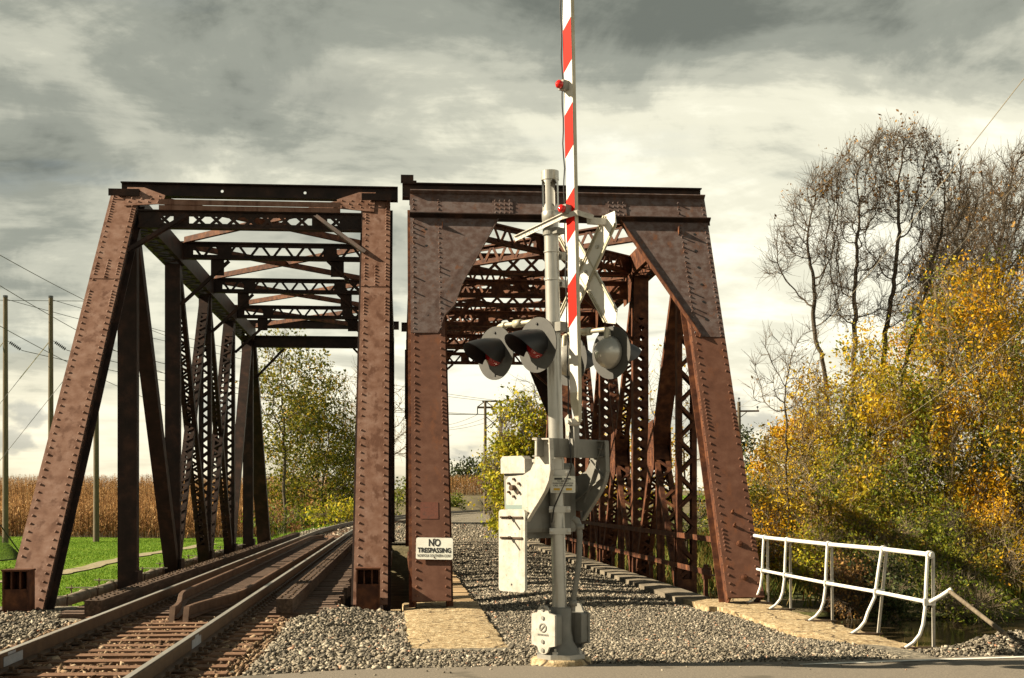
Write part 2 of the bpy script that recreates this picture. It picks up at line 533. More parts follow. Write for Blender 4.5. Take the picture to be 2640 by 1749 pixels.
LBLUE = M_noise('blue_grey_joint_paint', [(0.3, (0.22, 0.25, 0.29)), (0.7, (0.33, 0.36, 0.40))], 9.0, 0.6, bstr=0.05)


def M_leaf2(name, A, B, scale=0.5, trans=0.4):
    """two leaf palettes that change from clump to clump of the crown"""
    m, n, l, b = new_mat(name)
    g = n.new('ShaderNodeNewGeometry').outputs['Random Per Island']
    f = noise_fac(n, l, scale, 3, 0.6)
    k = ramp(n, l, f, [(0.44, (0, 0, 0)), (0.56, (1, 1, 1))])
    c = mixc(n, l, k, ramp(n, l, g, A), ramp(n, l, g, B))
    l.new(c, b.inputs['Base Color'])
    b.inputs['Roughness'].default_value = 0.6
    b.inputs['Specular IOR Level'].default_value = 0.2
    t = n.new('ShaderNodeBsdfTranslucent')
    l.new(c, t.inputs[0])
    mx = n.new('ShaderNodeMixShader')
    mx.inputs[0].default_value = trans
    l.new(b.outputs[0], mx.inputs[1])
    l.new(t.outputs[0], mx.inputs[2])
    l.new(mx.outputs[0], n['Material Output'].inputs[0])
    return m

# ================================================================ terrain
def sstep(a, b, t):
    t = np.clip((np.asarray(t, dtype=float) - a) / (b - a), 0, 1)
    return t * t * (3 - 2 * t)


def lerp(a, b, t):
    return a + (b - a) * t


def tshift(y):
    return np.maximum(0.0, np.asarray(y, dtype=float) - 56.0) ** 2 / (2 * 430.0)


def wav(x, y, s, k):
    return (np.sin(x * s * 1.3 + k) * np.cos(y * s * 0.9 + 1.7 * k) + 0.5 * np.sin(x * s * 2.7 - y * s * 2.1 + 3 * k)) / 1.5


def ground_z(x, y):
    x, y = np.asarray(x, dtype=float), np.asarray(y, dtype=float)
    left = -1.3 + 0.036 * np.clip(y - 108, 0, 130) + 0.004 * np.clip(y - 238, 0, 400)
    right = lerp(-1.4, 0.4, sstep(44, 75, y)) + 0.012 * np.clip(y - 75, 0, 300)
    f = lerp(left, right, sstep(3, 13, x - tshift(y)))
    f = f + 0.12 * wav(x, y, 0.11, 1.0)
    mc = 1 - sstep(4.5, 9.0, np.abs(y - 27.5 - 6.0 * sstep(2, 8, x)))
    f = lerp(f, -3.5, mc)
    edge = lerp(20.0, 14.2, sstep(5.9, 7.0, x))
    edge = lerp(edge, 17.0, sstep(7.5, 9.5, -x))
    mf = 1 - sstep(edge, edge + 2.6, y)
    f = lerp(f, lerp(0.02, -0.25, sstep(12.5, 14.5, y)), mf)
    sh = tshift(y)
    mr = sstep(51.5, 54.5, y) * sstep(-7.2, -5.4, x - sh) * (1 - sstep(6.2, 9.0, x - sh))
    return lerp(f, -0.02, mr)


def sheet(name, xs, ys, zf, mat, smooth=True):
    X, Y = np.meshgrid(xs, ys)
    Z = zf(X, Y)
    V = np.stack([X, Y, Z], -1).reshape(-1, 3)
    nx, ny = len(xs), len(ys)
    I = (np.arange(ny - 1)[:, None] * nx + np.arange(nx - 1)[None, :]).ravel()
    F = np.stack([I, I + 1, I + nx + 1, I + nx], -1)
    return fastmesh(name, V, F, mat, None, smooth)


def nonuni(*segs):
    out = []
    for a, b, s in segs:
        out.append(np.arange(a, b, s))
    out.append(np.array([segs[-1][1]]))
    return np.concatenate(out)


EARTH = M_noise('earth', [(0.3, (0.055, 0.045, 0.025)), (0.5, (0.11, 0.092, 0.05)), (0.7, (0.17, 0.145, 0.08))], 1.3, 0.95, bstr=0.6, bscale=6, bdist=0.1)
m, n_, l_, b_ = new_mat('lawn_grass')
f1 = noise_fac(n_, l_, 0.22, 6, 0.65)
f2 = noise_fac(n_, l_, 9.0, 6, 0.75, (1, 0.35, 1))
c1 = ramp(n_, l_, f1, [(0.3, (0.085, 0.165, 0.012)), (0.55, (0.125, 0.225, 0.016)), (0.72, (0.20, 0.26, 0.035))])
c2 = ramp(n_, l_, f2, [(0.25, (0.55, 0.55, 0.55)), (0.75, (1.15, 1.15, 1.15))])
l_.new(mixc(n_, l_, 1.0, c1, c2, 'MULTIPLY'), b_.inputs['Base Color'])
b_.inputs['Roughness'].default_value = 0.9
b_.inputs['Specular IOR Level'].default_value = 0.1
bump(n_, l_, b_, f2, 1.0, 0.08)
LAWN = m
gx = nonuni((-600, -80, 40), (-80, -20, 4), (-20, 20, 0.8), (20, 80, 4), (80, 600, 40))
gy = nonuni((-40, 8, 6), (8, 62, 0.8), (62, 130, 4), (130, 300, 12), (300, 1500, 100))
gr = sheet('ground', gx, gy, ground_z, EARTH)
tag(gr, 'brown earth banks and fields around the bridges', kind='structure')
lw = sheet('lawn', nonuni((-120, -20, 4), (-20, -6.2, 0.69)), nonuni((32.5, 60, 0.9), (60, 108, 2)),
           lambda x, y: ground_z(x, y) + 0.05, LAWN)
tag(lw, 'bright green mown lawn left of the railway', kind='structure')
# strip of rough grass at the foot of the far embankment
lw2 = sheet('grass_verge', np.linspace(-9.5, -5.6, 10), nonuni((55, 92, 1.5)), lambda x, y: ground_z(x + tshift(y), y) + 0.05, LAWN)
for v in lw2.data.vertices:
    v.co.x += float(tshift(v.co.y))
tag(lw2, 'grassy verge along the far embankment', kind='structure')
lw3 = sheet('far_meadow', np.linspace(14, 90, 16), nonuni((150, 205, 6)), lambda x, y: ground_z(x, y) + 0.3, LAWN)
tag(lw3, 'far green meadow beyond the curving track', kind='structure')
BANKM = M_noise('bank_undergrowth', [(0.3, (0.03, 0.04, 0.012)), (0.5, (0.065, 0.075, 0.02)), (0.7, (0.12, 0.10, 0.035))], 1.2, 0.95, bstr=0.6, bscale=6, bdist=0.1)
lw4 = sheet('creek_bank', np.linspace(6.8, 60, 50), nonuni((41, 100, 1.5)), lambda x, y: ground_z(x, y) + 0.05, BANKM)
tag(lw4, 'overgrown far bank of the creek right of the bridges', kind='structure')
# gravel path over the lawn
cp = [P(-260, 1560, 46), P(0, 1500, 50), P(90, 1490, 53), P(170, 1480, 56), P(330, 1445, 67), P(420, 1427, 74), P(560, 1404, 92)]
mb = MB()
vs_, fs_ = [], []
for i in range(len(cp) - 1):
    for k in range(6):
        t = k / 6
        c = cp[i].lerp(cp[i + 1], t)
        d = (cp[i + 1] - cp[i]).normalized()
        nrm = V3((-d.y, d.x, 0)).normalized()
        for s in (-1, 1):
            q = c + nrm * s * (0.42 + 0.12 * math.sin(i * 6 + k * 2.1 + s))
            vs_.append((q.x, q.y, float(ground_z(q.x, q.y)) + 0.09))
nn = len(vs_) // 2
mb.add(vs_, [(2 * i, 2 * i + 1, 2 * i + 3, 2 * i + 2) for i in range(nn - 1)])
PATHM = M_noise('path_gravel', [(0.3, (0.13, 0.125, 0.06)), (0.55, (0.27, 0.23, 0.15)), (0.8, (0.38, 0.33, 0.24))], 6, 0.9, bstr=0.5, bscale=30)
tag(mb.build('gravel_path', PATHM), 'narrow pale gravel path over the lawn', kind='structure')
wt = sheet('creek_water', np.array([-150.0, -6, 6, 150]), np.array([12.5, 20, 37.5, 47]), lambda x, y: 0 * x - 2.0, WATER, False)
tag(wt, 'brown creek water under the bridges', kind='structure')

# ---------------------------------------------------------------- road
red = [P(-3000, 2060, 6.6), P(-800, 1850, 9.7), P(0, 1785, 11.2), P(533, 1749, 12.1), P(900, 1727, 12.7), P(1500, 1712, 13.12), P(2000, 1706, 13.3), P(2640, 1690, 13.9), P(4200, 1655, 15.2), P(9000, 1590, 18.5)]
mb = MB()
vs_ = []
for p in red:
    vs_ += [(p.x, p.y, 0.2), (p.x + 0.5, p.y - 3.8, 0.215), (p.x + 1.2, p.y - 14, 0.2)]
mb.add(vs_, [q for i in range(len(red) - 1) for q in ((3 * i, 3 * i + 1, 3 * i + 4, 3 * i + 3), (3 * i + 1, 3 * i + 2, 3 * i + 5, 3 * i + 4))])
tag(mb.build('road', ASPH), 'grey asphalt road across the foreground', kind='structure')
mb = MB()
lp = [P(2060, 1716, 13.06), P(2120, 1712, 13.16), P(2380, 1703.5, 13.45), P(2640, 1695, 13.72), P(4200, 1662, 15.0)]
vs_ = []
for i, p in enumerate(lp):
    w = 0.03 if i == 0 else 0.1
    vs_ += [(p.x, p.y - w, 0.208), (p.x, p.y, 0.208)]
mb.add(vs_, [(2 * i, 2 * i + 2, 2 * i + 3, 2 * i + 1) for i in range(len(lp) - 1)])
tag(mb.build('road_edge_line', WPAINT), 'white painted line along the road edge', kind='structure')


# ---------------------------------------------------------------- ballast
def ball_z(x, y):
    x, y = np.asarray(x, dtype=float), np.asarray(y, dtype=float)
    z = 0.175 - 0.04 * (sstep(-4.5, -4.2, x) - sstep(-1.6, -1.3, x))
    low = lerp(0.175, 0.0, sstep(14.0, 17.5, y))
    z = lerp(z, low, sstep(-1.6, 0.0, x))
    # heap between track and wing wall
    z = z + 0.10 * np.exp(-((x + 0.9) / 0.5) ** 2 - ((y - 18.6) / 1.6) ** 2)
    mound = 0.10 * np.exp(-((x - 3.1) / 1.3) ** 2) * sstep(21, 24, y)
    return z + mound - 0.05 * sstep(19, 24, y) * sstep(0.5, 1.2, x)


def ball_far(x, y):
    return 0.02 * wav(x, y, 0.8, 2.0) + 0.0 * x


def in_wall(x, y):
    return (((x > 0.10) & (x < 1.26) & (y > 14.45) & (y < 21.6)) | ((x > 5.15) & (y > 14.9)))


bl = sheet('ballast_bed', nonuni((-9.5, 5.6, 0.25)), nonuni((9.0, 21.2, 0.25)), lambda x, y: ball_z(x, y) - 0.02 - 0.4 * sstep(-4.9, -8.5, x) * 0, BALL)
tag(bl, 'grey stone ballast bed in front of the bridges', kind='structure')
bl2 = sheet('bridge_ballast_bed', np.linspace(1.0, 5.0, 17), nonuni((21.0, 56.0, 0.35)), lambda x, y: ball_z(x, y) - 0.02, BALL)
tag(bl2, 'ballast laid over the deck of the right bridge', kind='structure')
bl3 = sheet('far_ballast_bed', np.linspace(-5.6, 6.4, 14), nonuni((54.2, 175, 1.6)), ball_far, BALL)
for v in bl3.data.vertices:
    v.co.x += float(tshift(v.co.y))
    v.co.z += 0.16 * math.exp(-((v.co.x - float(tshift(v.co.y)) + 2.92) / 1.7) ** 4)
tag(bl3, 'ballast of the curving track beyond the bridges', kind='structure')


def stones(name, pts, size, mat, label, flat=0.72, parent=None):
    pts = np.asarray(pts)
    n = len(pts)
    octa = np.array([[1, 0, 0.1], [0.1, 0.9, 0], [-1, 0, -0.1], [-0.1, -0.9, 0], [0.15, 0.1, 0.85], [-0.1, -0.1, -0.85]], float) * 0.62
    v = octa[None] * rng.uniform(0.7, 1.2, (n, 6, 1)) + rng.normal(0, 0.13, (n, 6, 3))
    s = size * rng.lognormal(0, 0.30, (n, 1, 1)) * rng.uniform(0.5, 1.45, (n, 1, 3))
    v = v * s
    q = rng.normal(size=(n, 4))
    q /= np.linalg.norm(q, axis=1, keepdims=True)
    w, x, y, z = q.T
    R = np.stack([1 - 2 * (y * y + z * z), 2 * (x * y - z * w), 2 * (x * z + y * w), 2 * (x * y + z * w), 1 - 2 * (x * x + z * z), 2 * (y * z - x * w), 2 * (x * z - y * w), 2 * (y * z + x * w), 1 - 2 * (x * x + y * y)], -1).reshape(n, 3, 3)
    v = np.einsum('nij,nkj->nki', R, v)
    v[:, :, 2] *= flat
    v += pts[:, None, :]
    F = np.array([(0, 1, 4), (1, 2, 4), (2, 3, 4), (3, 0, 4), (1, 0, 5), (2, 1, 5), (3, 2, 5), (0, 3, 5)])
    F = (F[None] + (np.arange(n) * 6)[:, None, None]).reshape(-1, 3)
    o = fastmesh(name, v.reshape(-1, 3), F, mat, parent)
    return tag(o, label, kind='stuff')


def scatter(x0, x1, y0, y1, dens, zf, rough=0.03, keep=None):
    n = int((x1 - x0) * (y1 - y0) * dens)
    x, y = rng.uniform(x0, x1, n), rng.uniform(y0, y1, n)
    if keep is not None:
        k = keep(x, y)
        x, y = x[k], y[k]
    return np.stack([x, y, zf(x, y) + rng.uniform(-0.012, rough, len(x))], -1)


def roadline(x):
    xs_ = np.array([p.x for p in red])
    ys_ = np.array([p.y for p in red])
    return np.interp(x, xs_, ys_)


nokeep = lambda x, y: (~in_wall(x, y)) & (y > roadline(x) + 0.02) & ~((x > -4.35) & (x < -1.45)) & ~((x > -4.7) & (x < -1.1) & (y > 18.3))
stones('ballast_stone', np.concatenate([scatter(-7.5, -4.2, 11, 20.0, 420, ball_z, 0.03, nokeep),
                                       scatter(-1.5, 0.2, 12.2, 21.2, 800, ball_z, 0.03, nokeep)]), 0.044, STONE,
       'loose grey ballast stones on the ground before the bridges')
stones('fine_ballast_stone', scatter(0.2, 5.15, 12.2, 21.2, 1600, ball_z, 0.02, nokeep), 0.029, STONE,
       'finer grey ballast stones around the crossing signal')
rs = scatter(-2.4, 6.5, 11.6, 13.9, 60, lambda x, y: 0 * x + 0.207, 0.004, lambda x, y: (y < roadline(x) + 0.05) & (rng.uniform(size=len(x)) < np.exp(-(roadline(x) - y) * 5)))
stones('spilled_stone', rs, 0.022, STONE, 'small stones spilled onto the road edge')
stones('deck_ballast_stone', np.concatenate([scatter(1.26, 4.9, 21.2, 30, 800, ball_z, 0.022), scatter(1.26, 4.9, 30, 56, 220, ball_z, 0.025)]), 0.038, STONE,
       'grey ballast stones on the right bridge deck')
tk = lambda x, y: (y > roadline(x) + 0.02) & (y < 18.6)
stones('crib_ballast_stone', scatter(-4.35, -1.45, 10.5, 19.0, 380, lambda x, y: 0 * x + 0.160, 0.025, tk), 0.046, STONER,
       'rust stained stones between the ties of the near track')
fs = scatter(-5.4, 6.2, 56, 95, 26, lambda x, y: ball_far(x, y) + 0.16 * np.exp(-((x + 2.92) / 1.7) ** 4), 0.05)
fs[:, 0] += tshift(fs[:, 1])
stones('far_ballast_stone', fs, 0.085, STONE, 'ballast stones along the far track')
# gravel heap beside the road at the right
pile = lambda x, y: 0.13 + 0.20 * np.exp(-((x - 6.55) / 0.55) ** 2 - ((y - 13.95) / 0.38) ** 2) + 0.20 * np.exp(-((x - 7.7) / 0.9) ** 2 - ((y - 14.0) / 0.45) ** 2) - 0.06 * np.exp(-((x - 5.2) / 0.4) ** 2)
pk = lambda x, y: (y > roadline(x) + 0.03)
pm = sheet('gravel_shoulder', np.linspace(5.2, 13, 40), np.linspace(12.4, 15.6, 22), lambda x, y: pile(x, y) - 0.03 - 1.2 * sstep(14.5, 15.6, y), BALL)
tag(pm, 'gravel shoulder heaped along the road', kind='structure')
stones('gravel_heap_stone', scatter(5.2, 9.5, 13.0, 14.9, 1100, lambda x, y: pile(x, y) - 1.2 * sstep(14.5, 15.6, y), 0.02, pk), 0.034, STONE,
       'pale gravel stones heaped beside the road at right')

# ---------------------------------------------------------------- concrete
KERBM = M_noise('kerb_concrete', [(0.25, (0.10, 0.085, 0.065)), (0.5, (0.165, 0.14, 0.105)), (0.75, (0.25, 0.215, 0.165))], 4.0, 0.9, 0.0, bstr=0.5, bscale=24)


def rough_block(name, x0, x1, y0, y1, z0, z1, mat, label, cat, seg=0.16, amp=0.016):
    """concrete block with a worn, slightly uneven outline"""
    mb = MB()
    nx, ny = max(2, int((x1 - x0) / seg)), max(2, int((y1 - y0) / seg))
    top = {}
    vs_ = []
    for j in range(ny + 1):
        for i in range(nx + 1):
            e = i in (0, nx) or j in (0, ny)
            x, y = lerp(x0, x1, i / nx), lerp(y0, y1, j / ny)
            vs_.append((x + random.uniform(-amp, amp) * (2.2 if e else 1), y + random.uniform(-amp, amp) * (2.2 if e else 1), z1 + random.uniform(-amp, amp) * 0.6 - (0.018 if e else 0)))
            top[i, j] = len(vs_) - 1
    fs_ = [(top[i, j], top[i + 1, j], top[i + 1, j + 1], top[i, j + 1]) for i in range(nx) for j in range(ny)]
    ring = [top[i, 0] for i in range(nx)] + [top[nx, j] for j in range(ny)] + [top[i, ny] for i in range(nx, 0, -1)] + [top[0, j] for j in range(ny, 0, -1)]
    b0 = len(vs_)
    for k in ring:
        x, y, z = vs_[k]
        vs_.append((x, y, z0))
    m_ = len(ring)
    fs_ += [(ring[k], b0 + k, b0 + (k + 1) % m_, ring[(k + 1) % m_]) for k in range(m_)]
    mb.add(vs_, fs_)
    o = mb.build(name, mat)
    return tag(o, label, cat)


rough_block('wing_wall', 0.10, 1.26, 14.5, 20.9, -1.0, 0.085, CONC, 'weathered concrete wall top running from the road to the riveted post with the notice', 'concrete wall')
rough_block('wing_wall', 5.15, 6.08, 14.95, 21.4, -2.2, 0.085, CONC, 'weathered concrete wall top under the white handrail', 'concrete wall')
rough_block('bridge_seat', 0.05, 1.30, 20.93, 22.9, -2.5, 0.068, CONC, 'concrete bearing seat below the post with the no trespassing notice', 'concrete seat', 0.3)
rough_block('bridge_seat', 5.0, 6.25, 21.43, 23.3, -2.5, 0.068, CONC, 'concrete bearing seat under the rightmost inclined post', 'concrete seat', 0.3)
rough_block('bridge_seat', -8.2, -4.75, 19.55, 21.0, -2.5, -0.03, CONC, 'concrete bearing seat under the leftmost inclined post', 'concrete seat', 0.3)
rough_block('bridge_seat', -1.25, 0.0, 20.7, 22.6, -2.5, -0.03, CONC, 'concrete bearing seat under the right post of the track bridge', 'concrete seat', 0.3)
rough_block('abutment', -8.0, 6.2, 22.95, 24.2, -4.0, -0.75, CONCD, 'dark concrete abutment under the near bridge ends', 'abutment', 0.8)
rough_block('far_abutment', -6.6, 6.2, 54.3, 55.6, -4.0, -0.30, CONCD, 'concrete abutment under the far bridge ends', 'abutment', 0.8)
mb = MB()
for a, b_2 in ((P(405, 1505, 39), P(600, 1412, 54)), (P(600, 1412, 54), P(720, 1404, 57))):
    mb.prism([(a.x, a.y, -3.5), (b_2.x, b_2.y, -3.5), (b_2.x, b_2.y, -0.12), (a.x, a.y, -0.62)], (0.35, 0, 0))
tag(mb.build('retaining_wall', CONCD), 'sloping concrete retaining wall behind the left truss', 'concrete wall')
# kerb along the right truss, planks along its left side
rough_block('kerb', 4.86, 5.46, 23.35, 54.0, -0.35, 0.085, KERBM, 'long concrete kerb along the right bridge deck', 'kerb', 1.5, 0.003)
pl = thing('timber_walkway', 'pale timber planks edging the ballast beside the notice post', 'walkway', (1.0, 22.9, 0))
for i in range(95):
    y = 23.0 + i * 0.32
    mb = MB()
    mb.box(0.62, 1.25 + random.uniform(-0.02, 0.03), y, y + 0.27, 0.0, 0.07 + random.uniform(-0.01, 0.01))
    mb.build('plank', PLANKM, pl)

# ================================================================ track
TC = -2.92


def rail_obj(name, path, prof, mat, parent, smooth=False):
    """sweep profile [(dx, dz)] along path [(x, y, z)] (mainly along y)"""
    mb = MB()
    n = len(prof)
    vs_ = []
    for i, p in enumerate(path):
        a, b = path[max(i - 1, 0)], path[min(i + 1, len(path) - 1)]
        d = V3((b[0] - a[0], b[1] - a[1], 0)).normalized()
        nx, ny = d.y, -d.x
        vs_ += [(p[0] + nx * q[0], p[1] + ny * q[0], p[2] + q[1]) for q in prof]
    fs_ = [(i * n + k, i * n + (k + 1) % n, (i + 1) * n + (k + 1) % n, (i + 1) * n + k) for i in range(len(path) - 1) for k in range(n)]
    fs_ += [tuple(range(n)), tuple(range((len(path) - 1) * n + n - 1, (len(path) - 1) * n - 1, -1))]
    mb.add(vs_, fs_)
    return mb.build(name, mat, parent)


RP = [(-0.072, 0), (0.072, 0), (0.072, 0.012), (0.012, 0.03), (0.009, 0.125), (0.036, 0.135), (0.036, 0.162), (0.028, 0.170), (-0.028, 0.170), (-0.036, 0.162), (-0.036, 0.135), (-0.009, 0.125), (-0.012, 0.03), (-0.072, 0.012)]
track = thing('railway_track', 'single railway track with rusty rails running through the left bridge', 'railway track', (TC, 12, 0))
ys_ = list(np.arange(9.0, 56.1, 4.7)) + list(np.arange(58, 176, 3.0))


def tpath(off, z, ya=9.0):
    out = []
    for y in ys_:
        if y < ya - 0.01:
            continue
        out.append((TC + off + float(tshift(y)), y, z))
    return out


for s in (-1, 1):
    r = rail_obj('rail', tpath(s * 0.755, 0.23), RP, RAILM, track)
    rail_obj('running_surface', tpath(s * 0.755 - s * 0.004, 0.3985), [(-0.027, 0), (0.027, 0), (0.027, 0.0045), (-0.027, 0.0045)], RAILT, r)
    # painted insulated joint
    yj = 12.75 if s < 0 else 14.1
    mb = MB()
    xx = TC + s * 0.755
    mb.box(xx - 0.016, xx + 0.016, yj, yj + 0.62, 0.262, 0.352)
    mb.box(xx - 0.0385, xx + 0.0385, yj + 0.05, yj + 0.3, 0.367, 0.392)
    mb.build('insulated_joint', LBLUE, r)
# ties
mbt = MB()
mbt.box(-1.3, 1.3, -0.115, 0.115, -0.09, 0.09)
tie_m = [mbt.mesh('tie', TIEM)]
mbt = MB()
mbt.box(-1.83, 1.95, -0.115, 0.115, -0.1, 0.1)
btie_m = mbt.mesh('bridge_tie', BTIEM)
y = 10.2
plates, spikes = MB(), MB()
while y < 97:
    onb = 18.7 < y < 55.2
    x = TC + float(tshift(y))
    rot = math.atan2(-max(0.0, y - 56) / 430.0, 1.0)
    M4 = Matrix.Translation((x + random.uniform(-0.05, 0.05), y, 0.115 if onb else 0.112 + random.uniform(-0.012, 0.004))) @ Matrix.Rotation(rot + random.uniform(-0.006, 0.006), 4, 'Z') @ Matrix.Rotation(random.uniform(-0.004, 0.004), 4, 'Y')
    inst('tie', btie_m if onb else tie_m[0], M4, track)
    if y < 60:
        for s in (-1, 1):
            xr = TC + s * 0.755
            plates.box(xr - 0.19, xr + 0.19, y - 0.095, y + 0.095, 0.2155, 0.2285)
            for q in (-1, 1):
                spikes.box(xr + q * 0.085 - 0.018, xr + q * 0.085 + 0.018, y - 0.02 + 0.05 * q, y + 0.02 + 0.05 * q, 0.2285, 0.272)
                if y < 22:
                    spikes.box(xr + q * 0.15 - 0.018, xr + q * 0.15 + 0.018, y - 0.06, y - 0.02, 0.2285, 0.255)
                    # rail anchors clipped on the base
                    spikes.tube([(xr + q * 0.05, y + 0.12, 0.225), (xr + q * 0.088, y + 0.125, 0.242), (xr + q * 0.06, y + 0.13, 0.262)], 0.013, 5)
    y += 0.355 if onb else 0.497
tag(plates.build('tie_plate_row', RAILM, track), kind='stuff')
tag(spikes.build('spike_row', RAILM, track), kind='stuff')
# far ties are lost in the ballast. inner guard rails
for s in (-1, 1):
    pts = []
    for yy in np.concatenate([np.linspace(18.1, 22.6, 15), [30, 38, 46], np.linspace(49.5, 53.5, 9)]):
        f = float(sstep(18.0, 21.6, yy) * (1 - sstep(50.2, 53.6, yy)))
        pts.append((TC + s * (0.09 + 0.36 * f), float(yy), 0.222))
    g = rail_obj('guard_rail', pts, [(a * 0.95, b * 0.97) for a, b in RP], GRAILM, track)
    mb = MB()
    e = V3(pts[0])
    mb.obox(e + V3((0, -0.07, 0.055)), V3((1, 0, 0)), V3((0, 0.5, 0.87)).normalized(), V3((0, -0.87, 0.5)).normalized(), 0.036, 0.115, 0.018)
    mb.build('bent_end', GRAILM, g)
# timber guards beside the rails
for s in (-1, 1):
    ya = 18.85 if s < 0 else 18.95
    mb = MB()
    x = TC + s * 1.30
    segs = []
    while ya < 55:
        L = 6.1
        mb = MB()
        mb.box(x - 0.115, x + 0.115, ya, ya + L - 0.02, 0.217, 0.415)
        gt = mb.build('guard_timber', TIMB, track)
        mbb = MB()
        yy = ya + 0.12
        while yy < ya + L - 0.1:
            for q in (-0.055, 0.055):
                mbb.lathe((x + q + random.uniform(-.015, .015), yy + random.uniform(-.04, .04), 0.414), (0, 0, 1), [(0.026, 0), (0.026, 0.02), (0.0, 0.021)], 6)
            yy += 0.30
        tag(mbb.build('bolt_row', RAILM, gt), kind='stuff')
        ya += L

# ================================================================ truss bridges
EX = V3((1, 0, 0))


def lace_bars(A, a, s, L, w, off, kind, pitch, bw=0.065, bt=0.014):
    """list of (centre, direction) of lacing bars on one face; a = axis, s = side, off = offset vector of the face"""
    out = []
    nseg = max(2, int(round(L / pitch)))
    st = L / nseg
    for i in range(nseg):
        p0, p1 = A + a * (i * st), A + a * ((i + 1) * st)
        sg = 1 if i % 2 == 0 else -1
        out.append((p0 - s * sg * w / 2 + off, p1 + s * sg * w / 2 + off))
        if kind == 'x':
            out.append((p0 + s * sg * w / 2 + off * 1.06, p1 - s * sg * w / 2 + off * 1.06))
    return out


def emit_lacing(bars, nrm, mat, parent, single, bw=0.065, bt=0.014):
    if not bars:
        return
    if single:
        cache = {}
        for p, q in bars:
            L = (q - p).length
            k = round(L, 2)
            if k not in cache:
                mb = MB()
                mb.box(-L / 2, L / 2, -bw / 2, bw / 2, -bt / 2, bt / 2)
                cache[k] = mb.mesh('lacing_bar', mat)
            ax = (q - p).normalized()
            z = (nrm - ax * nrm.dot(ax)).normalized()
            yv = z.cross(ax)
            c = (p + q) / 2
            M4 = Matrix(((ax.x, yv.x, z.x, c.x), (ax.y, yv.y, z.y, c.y), (ax.z, yv.z, z.z, c.z), (0, 0, 0, 1)))
            inst('lacing_bar', cache[k], M4, parent)
    else:
        mb = MB()
        for p, q in bars:
            ax = (q - p).normalized()
            mb.bar(p, q, ax.cross(nrm), bw, bt)
        tag(mb.build('lacing', mat, parent), kind='stuff')


def member(root, name, A, B, w, d, mat, lace='zig', flange=0.085, t=0.018, single=False, pitch=None, faces=(1, -1), rivets=False, ends=0.45, lmat=None, bw=0.065, inner=False):
    """built-up member in a truss plane: two channels joined by lacing, plates or nothing"""
    A, B = V3(A), V3(B)
    L = (B - A).length
    a = (B - A) / L
    s = EX
    n = a.cross(s).normalized()
    if n.y > 0:
        n = -n          # n points to the camera side / up
    mb = MB()
    C = (A + B) / 2
    for q in (-1, 1):
        mb.obox(C + s * q * (w / 2 - t / 2), a, s, n, L / 2, t / 2, d / 2)
        for e in (-1, 1):
            fdir = -q if not inner else q
            mb.obox(C + s * (q * (w / 2 - t / 2) + fdir * (flange / 2 + t / 2)) + n * e * (d / 2 - t / 2), a, s, n, L / 2, flange / 2, t / 2)
    o = mb.build(name, mat, root)
    if lace in ('zig', 'x'):
        pitch = pitch or w * (0.62 if lace == 'zig' else 0.9)
        for e in faces:
            for q in (0.0, 1.0):
                mbp = MB()
                mbp.obox(A + a * (ends / 2 + q * (L - ends)) + n * e * (d / 2 + 0.006), a, s, n, ends / 2, w / 2 - 0.004, 0.006)
                mbp.build('batten_plate', mat, o)
            emit_lacing(lace_bars(A + a * ends, a, s, L - 2 * ends, w * 0.86, n * e * (d / 2 + 0.012), lace, pitch), n, lmat or mat, o, single and e == 1, bw)
    elif lace == 'plate':
        mbp = MB()
        mbp.obox(C + n * (d / 2 + 0.008), a, s, n, L / 2, w / 2 + 0.01, 0.008)
        mbp.build('cover_plate', mat, o)
    return o


def girder(root, name, A, B, dep, mat, lace='zig', pitch=None, single=False, batten=(), fl=0.12, th=0.02, nrm=None, bw=0.06, lmat=None):
    """shallow lattice girder A-B (A, B at its top), depth dep downwards"""
    A, B = V3(A), V3(B)
    L = (B - A).length
    a = (B - A) / L
    up = V3((0, 0, 1))
    n = a.cross(up).normalized()
    if n.y > 0:
        n = -n
    mb = MB()
    for zc, e in ((-th / 2, -1), (-dep + th / 2, 1)):
        c = (A + B) / 2 + up * zc
        mb.obox(c, a, n, up, L / 2, fl / 2, th / 2)
        mb.obox(c + up * e * (0.04 + th / 2), a, n, up, L / 2, th / 2, 0.04)
    o = mb.build(name, mat, root)
    for t0, t1 in batten:
        mbp = MB()
        mbp.obox(A + a * L * (t0 + t1) / 2 - up * dep / 2 + n * 0.016, a, n, up, L * (t1 - t0) / 2, 0.006, dep / 2 - 0.004)
        mbp.build('batten_plate', mat, o)
    if lace:
        pitch = pitch or dep * 0.62
        emit_lacing(lace_bars(A - up * dep / 2, a, up, L, dep - 0.05, n * 0.024, lace, pitch), n, lmat or mat, o, single, bw)
    return o


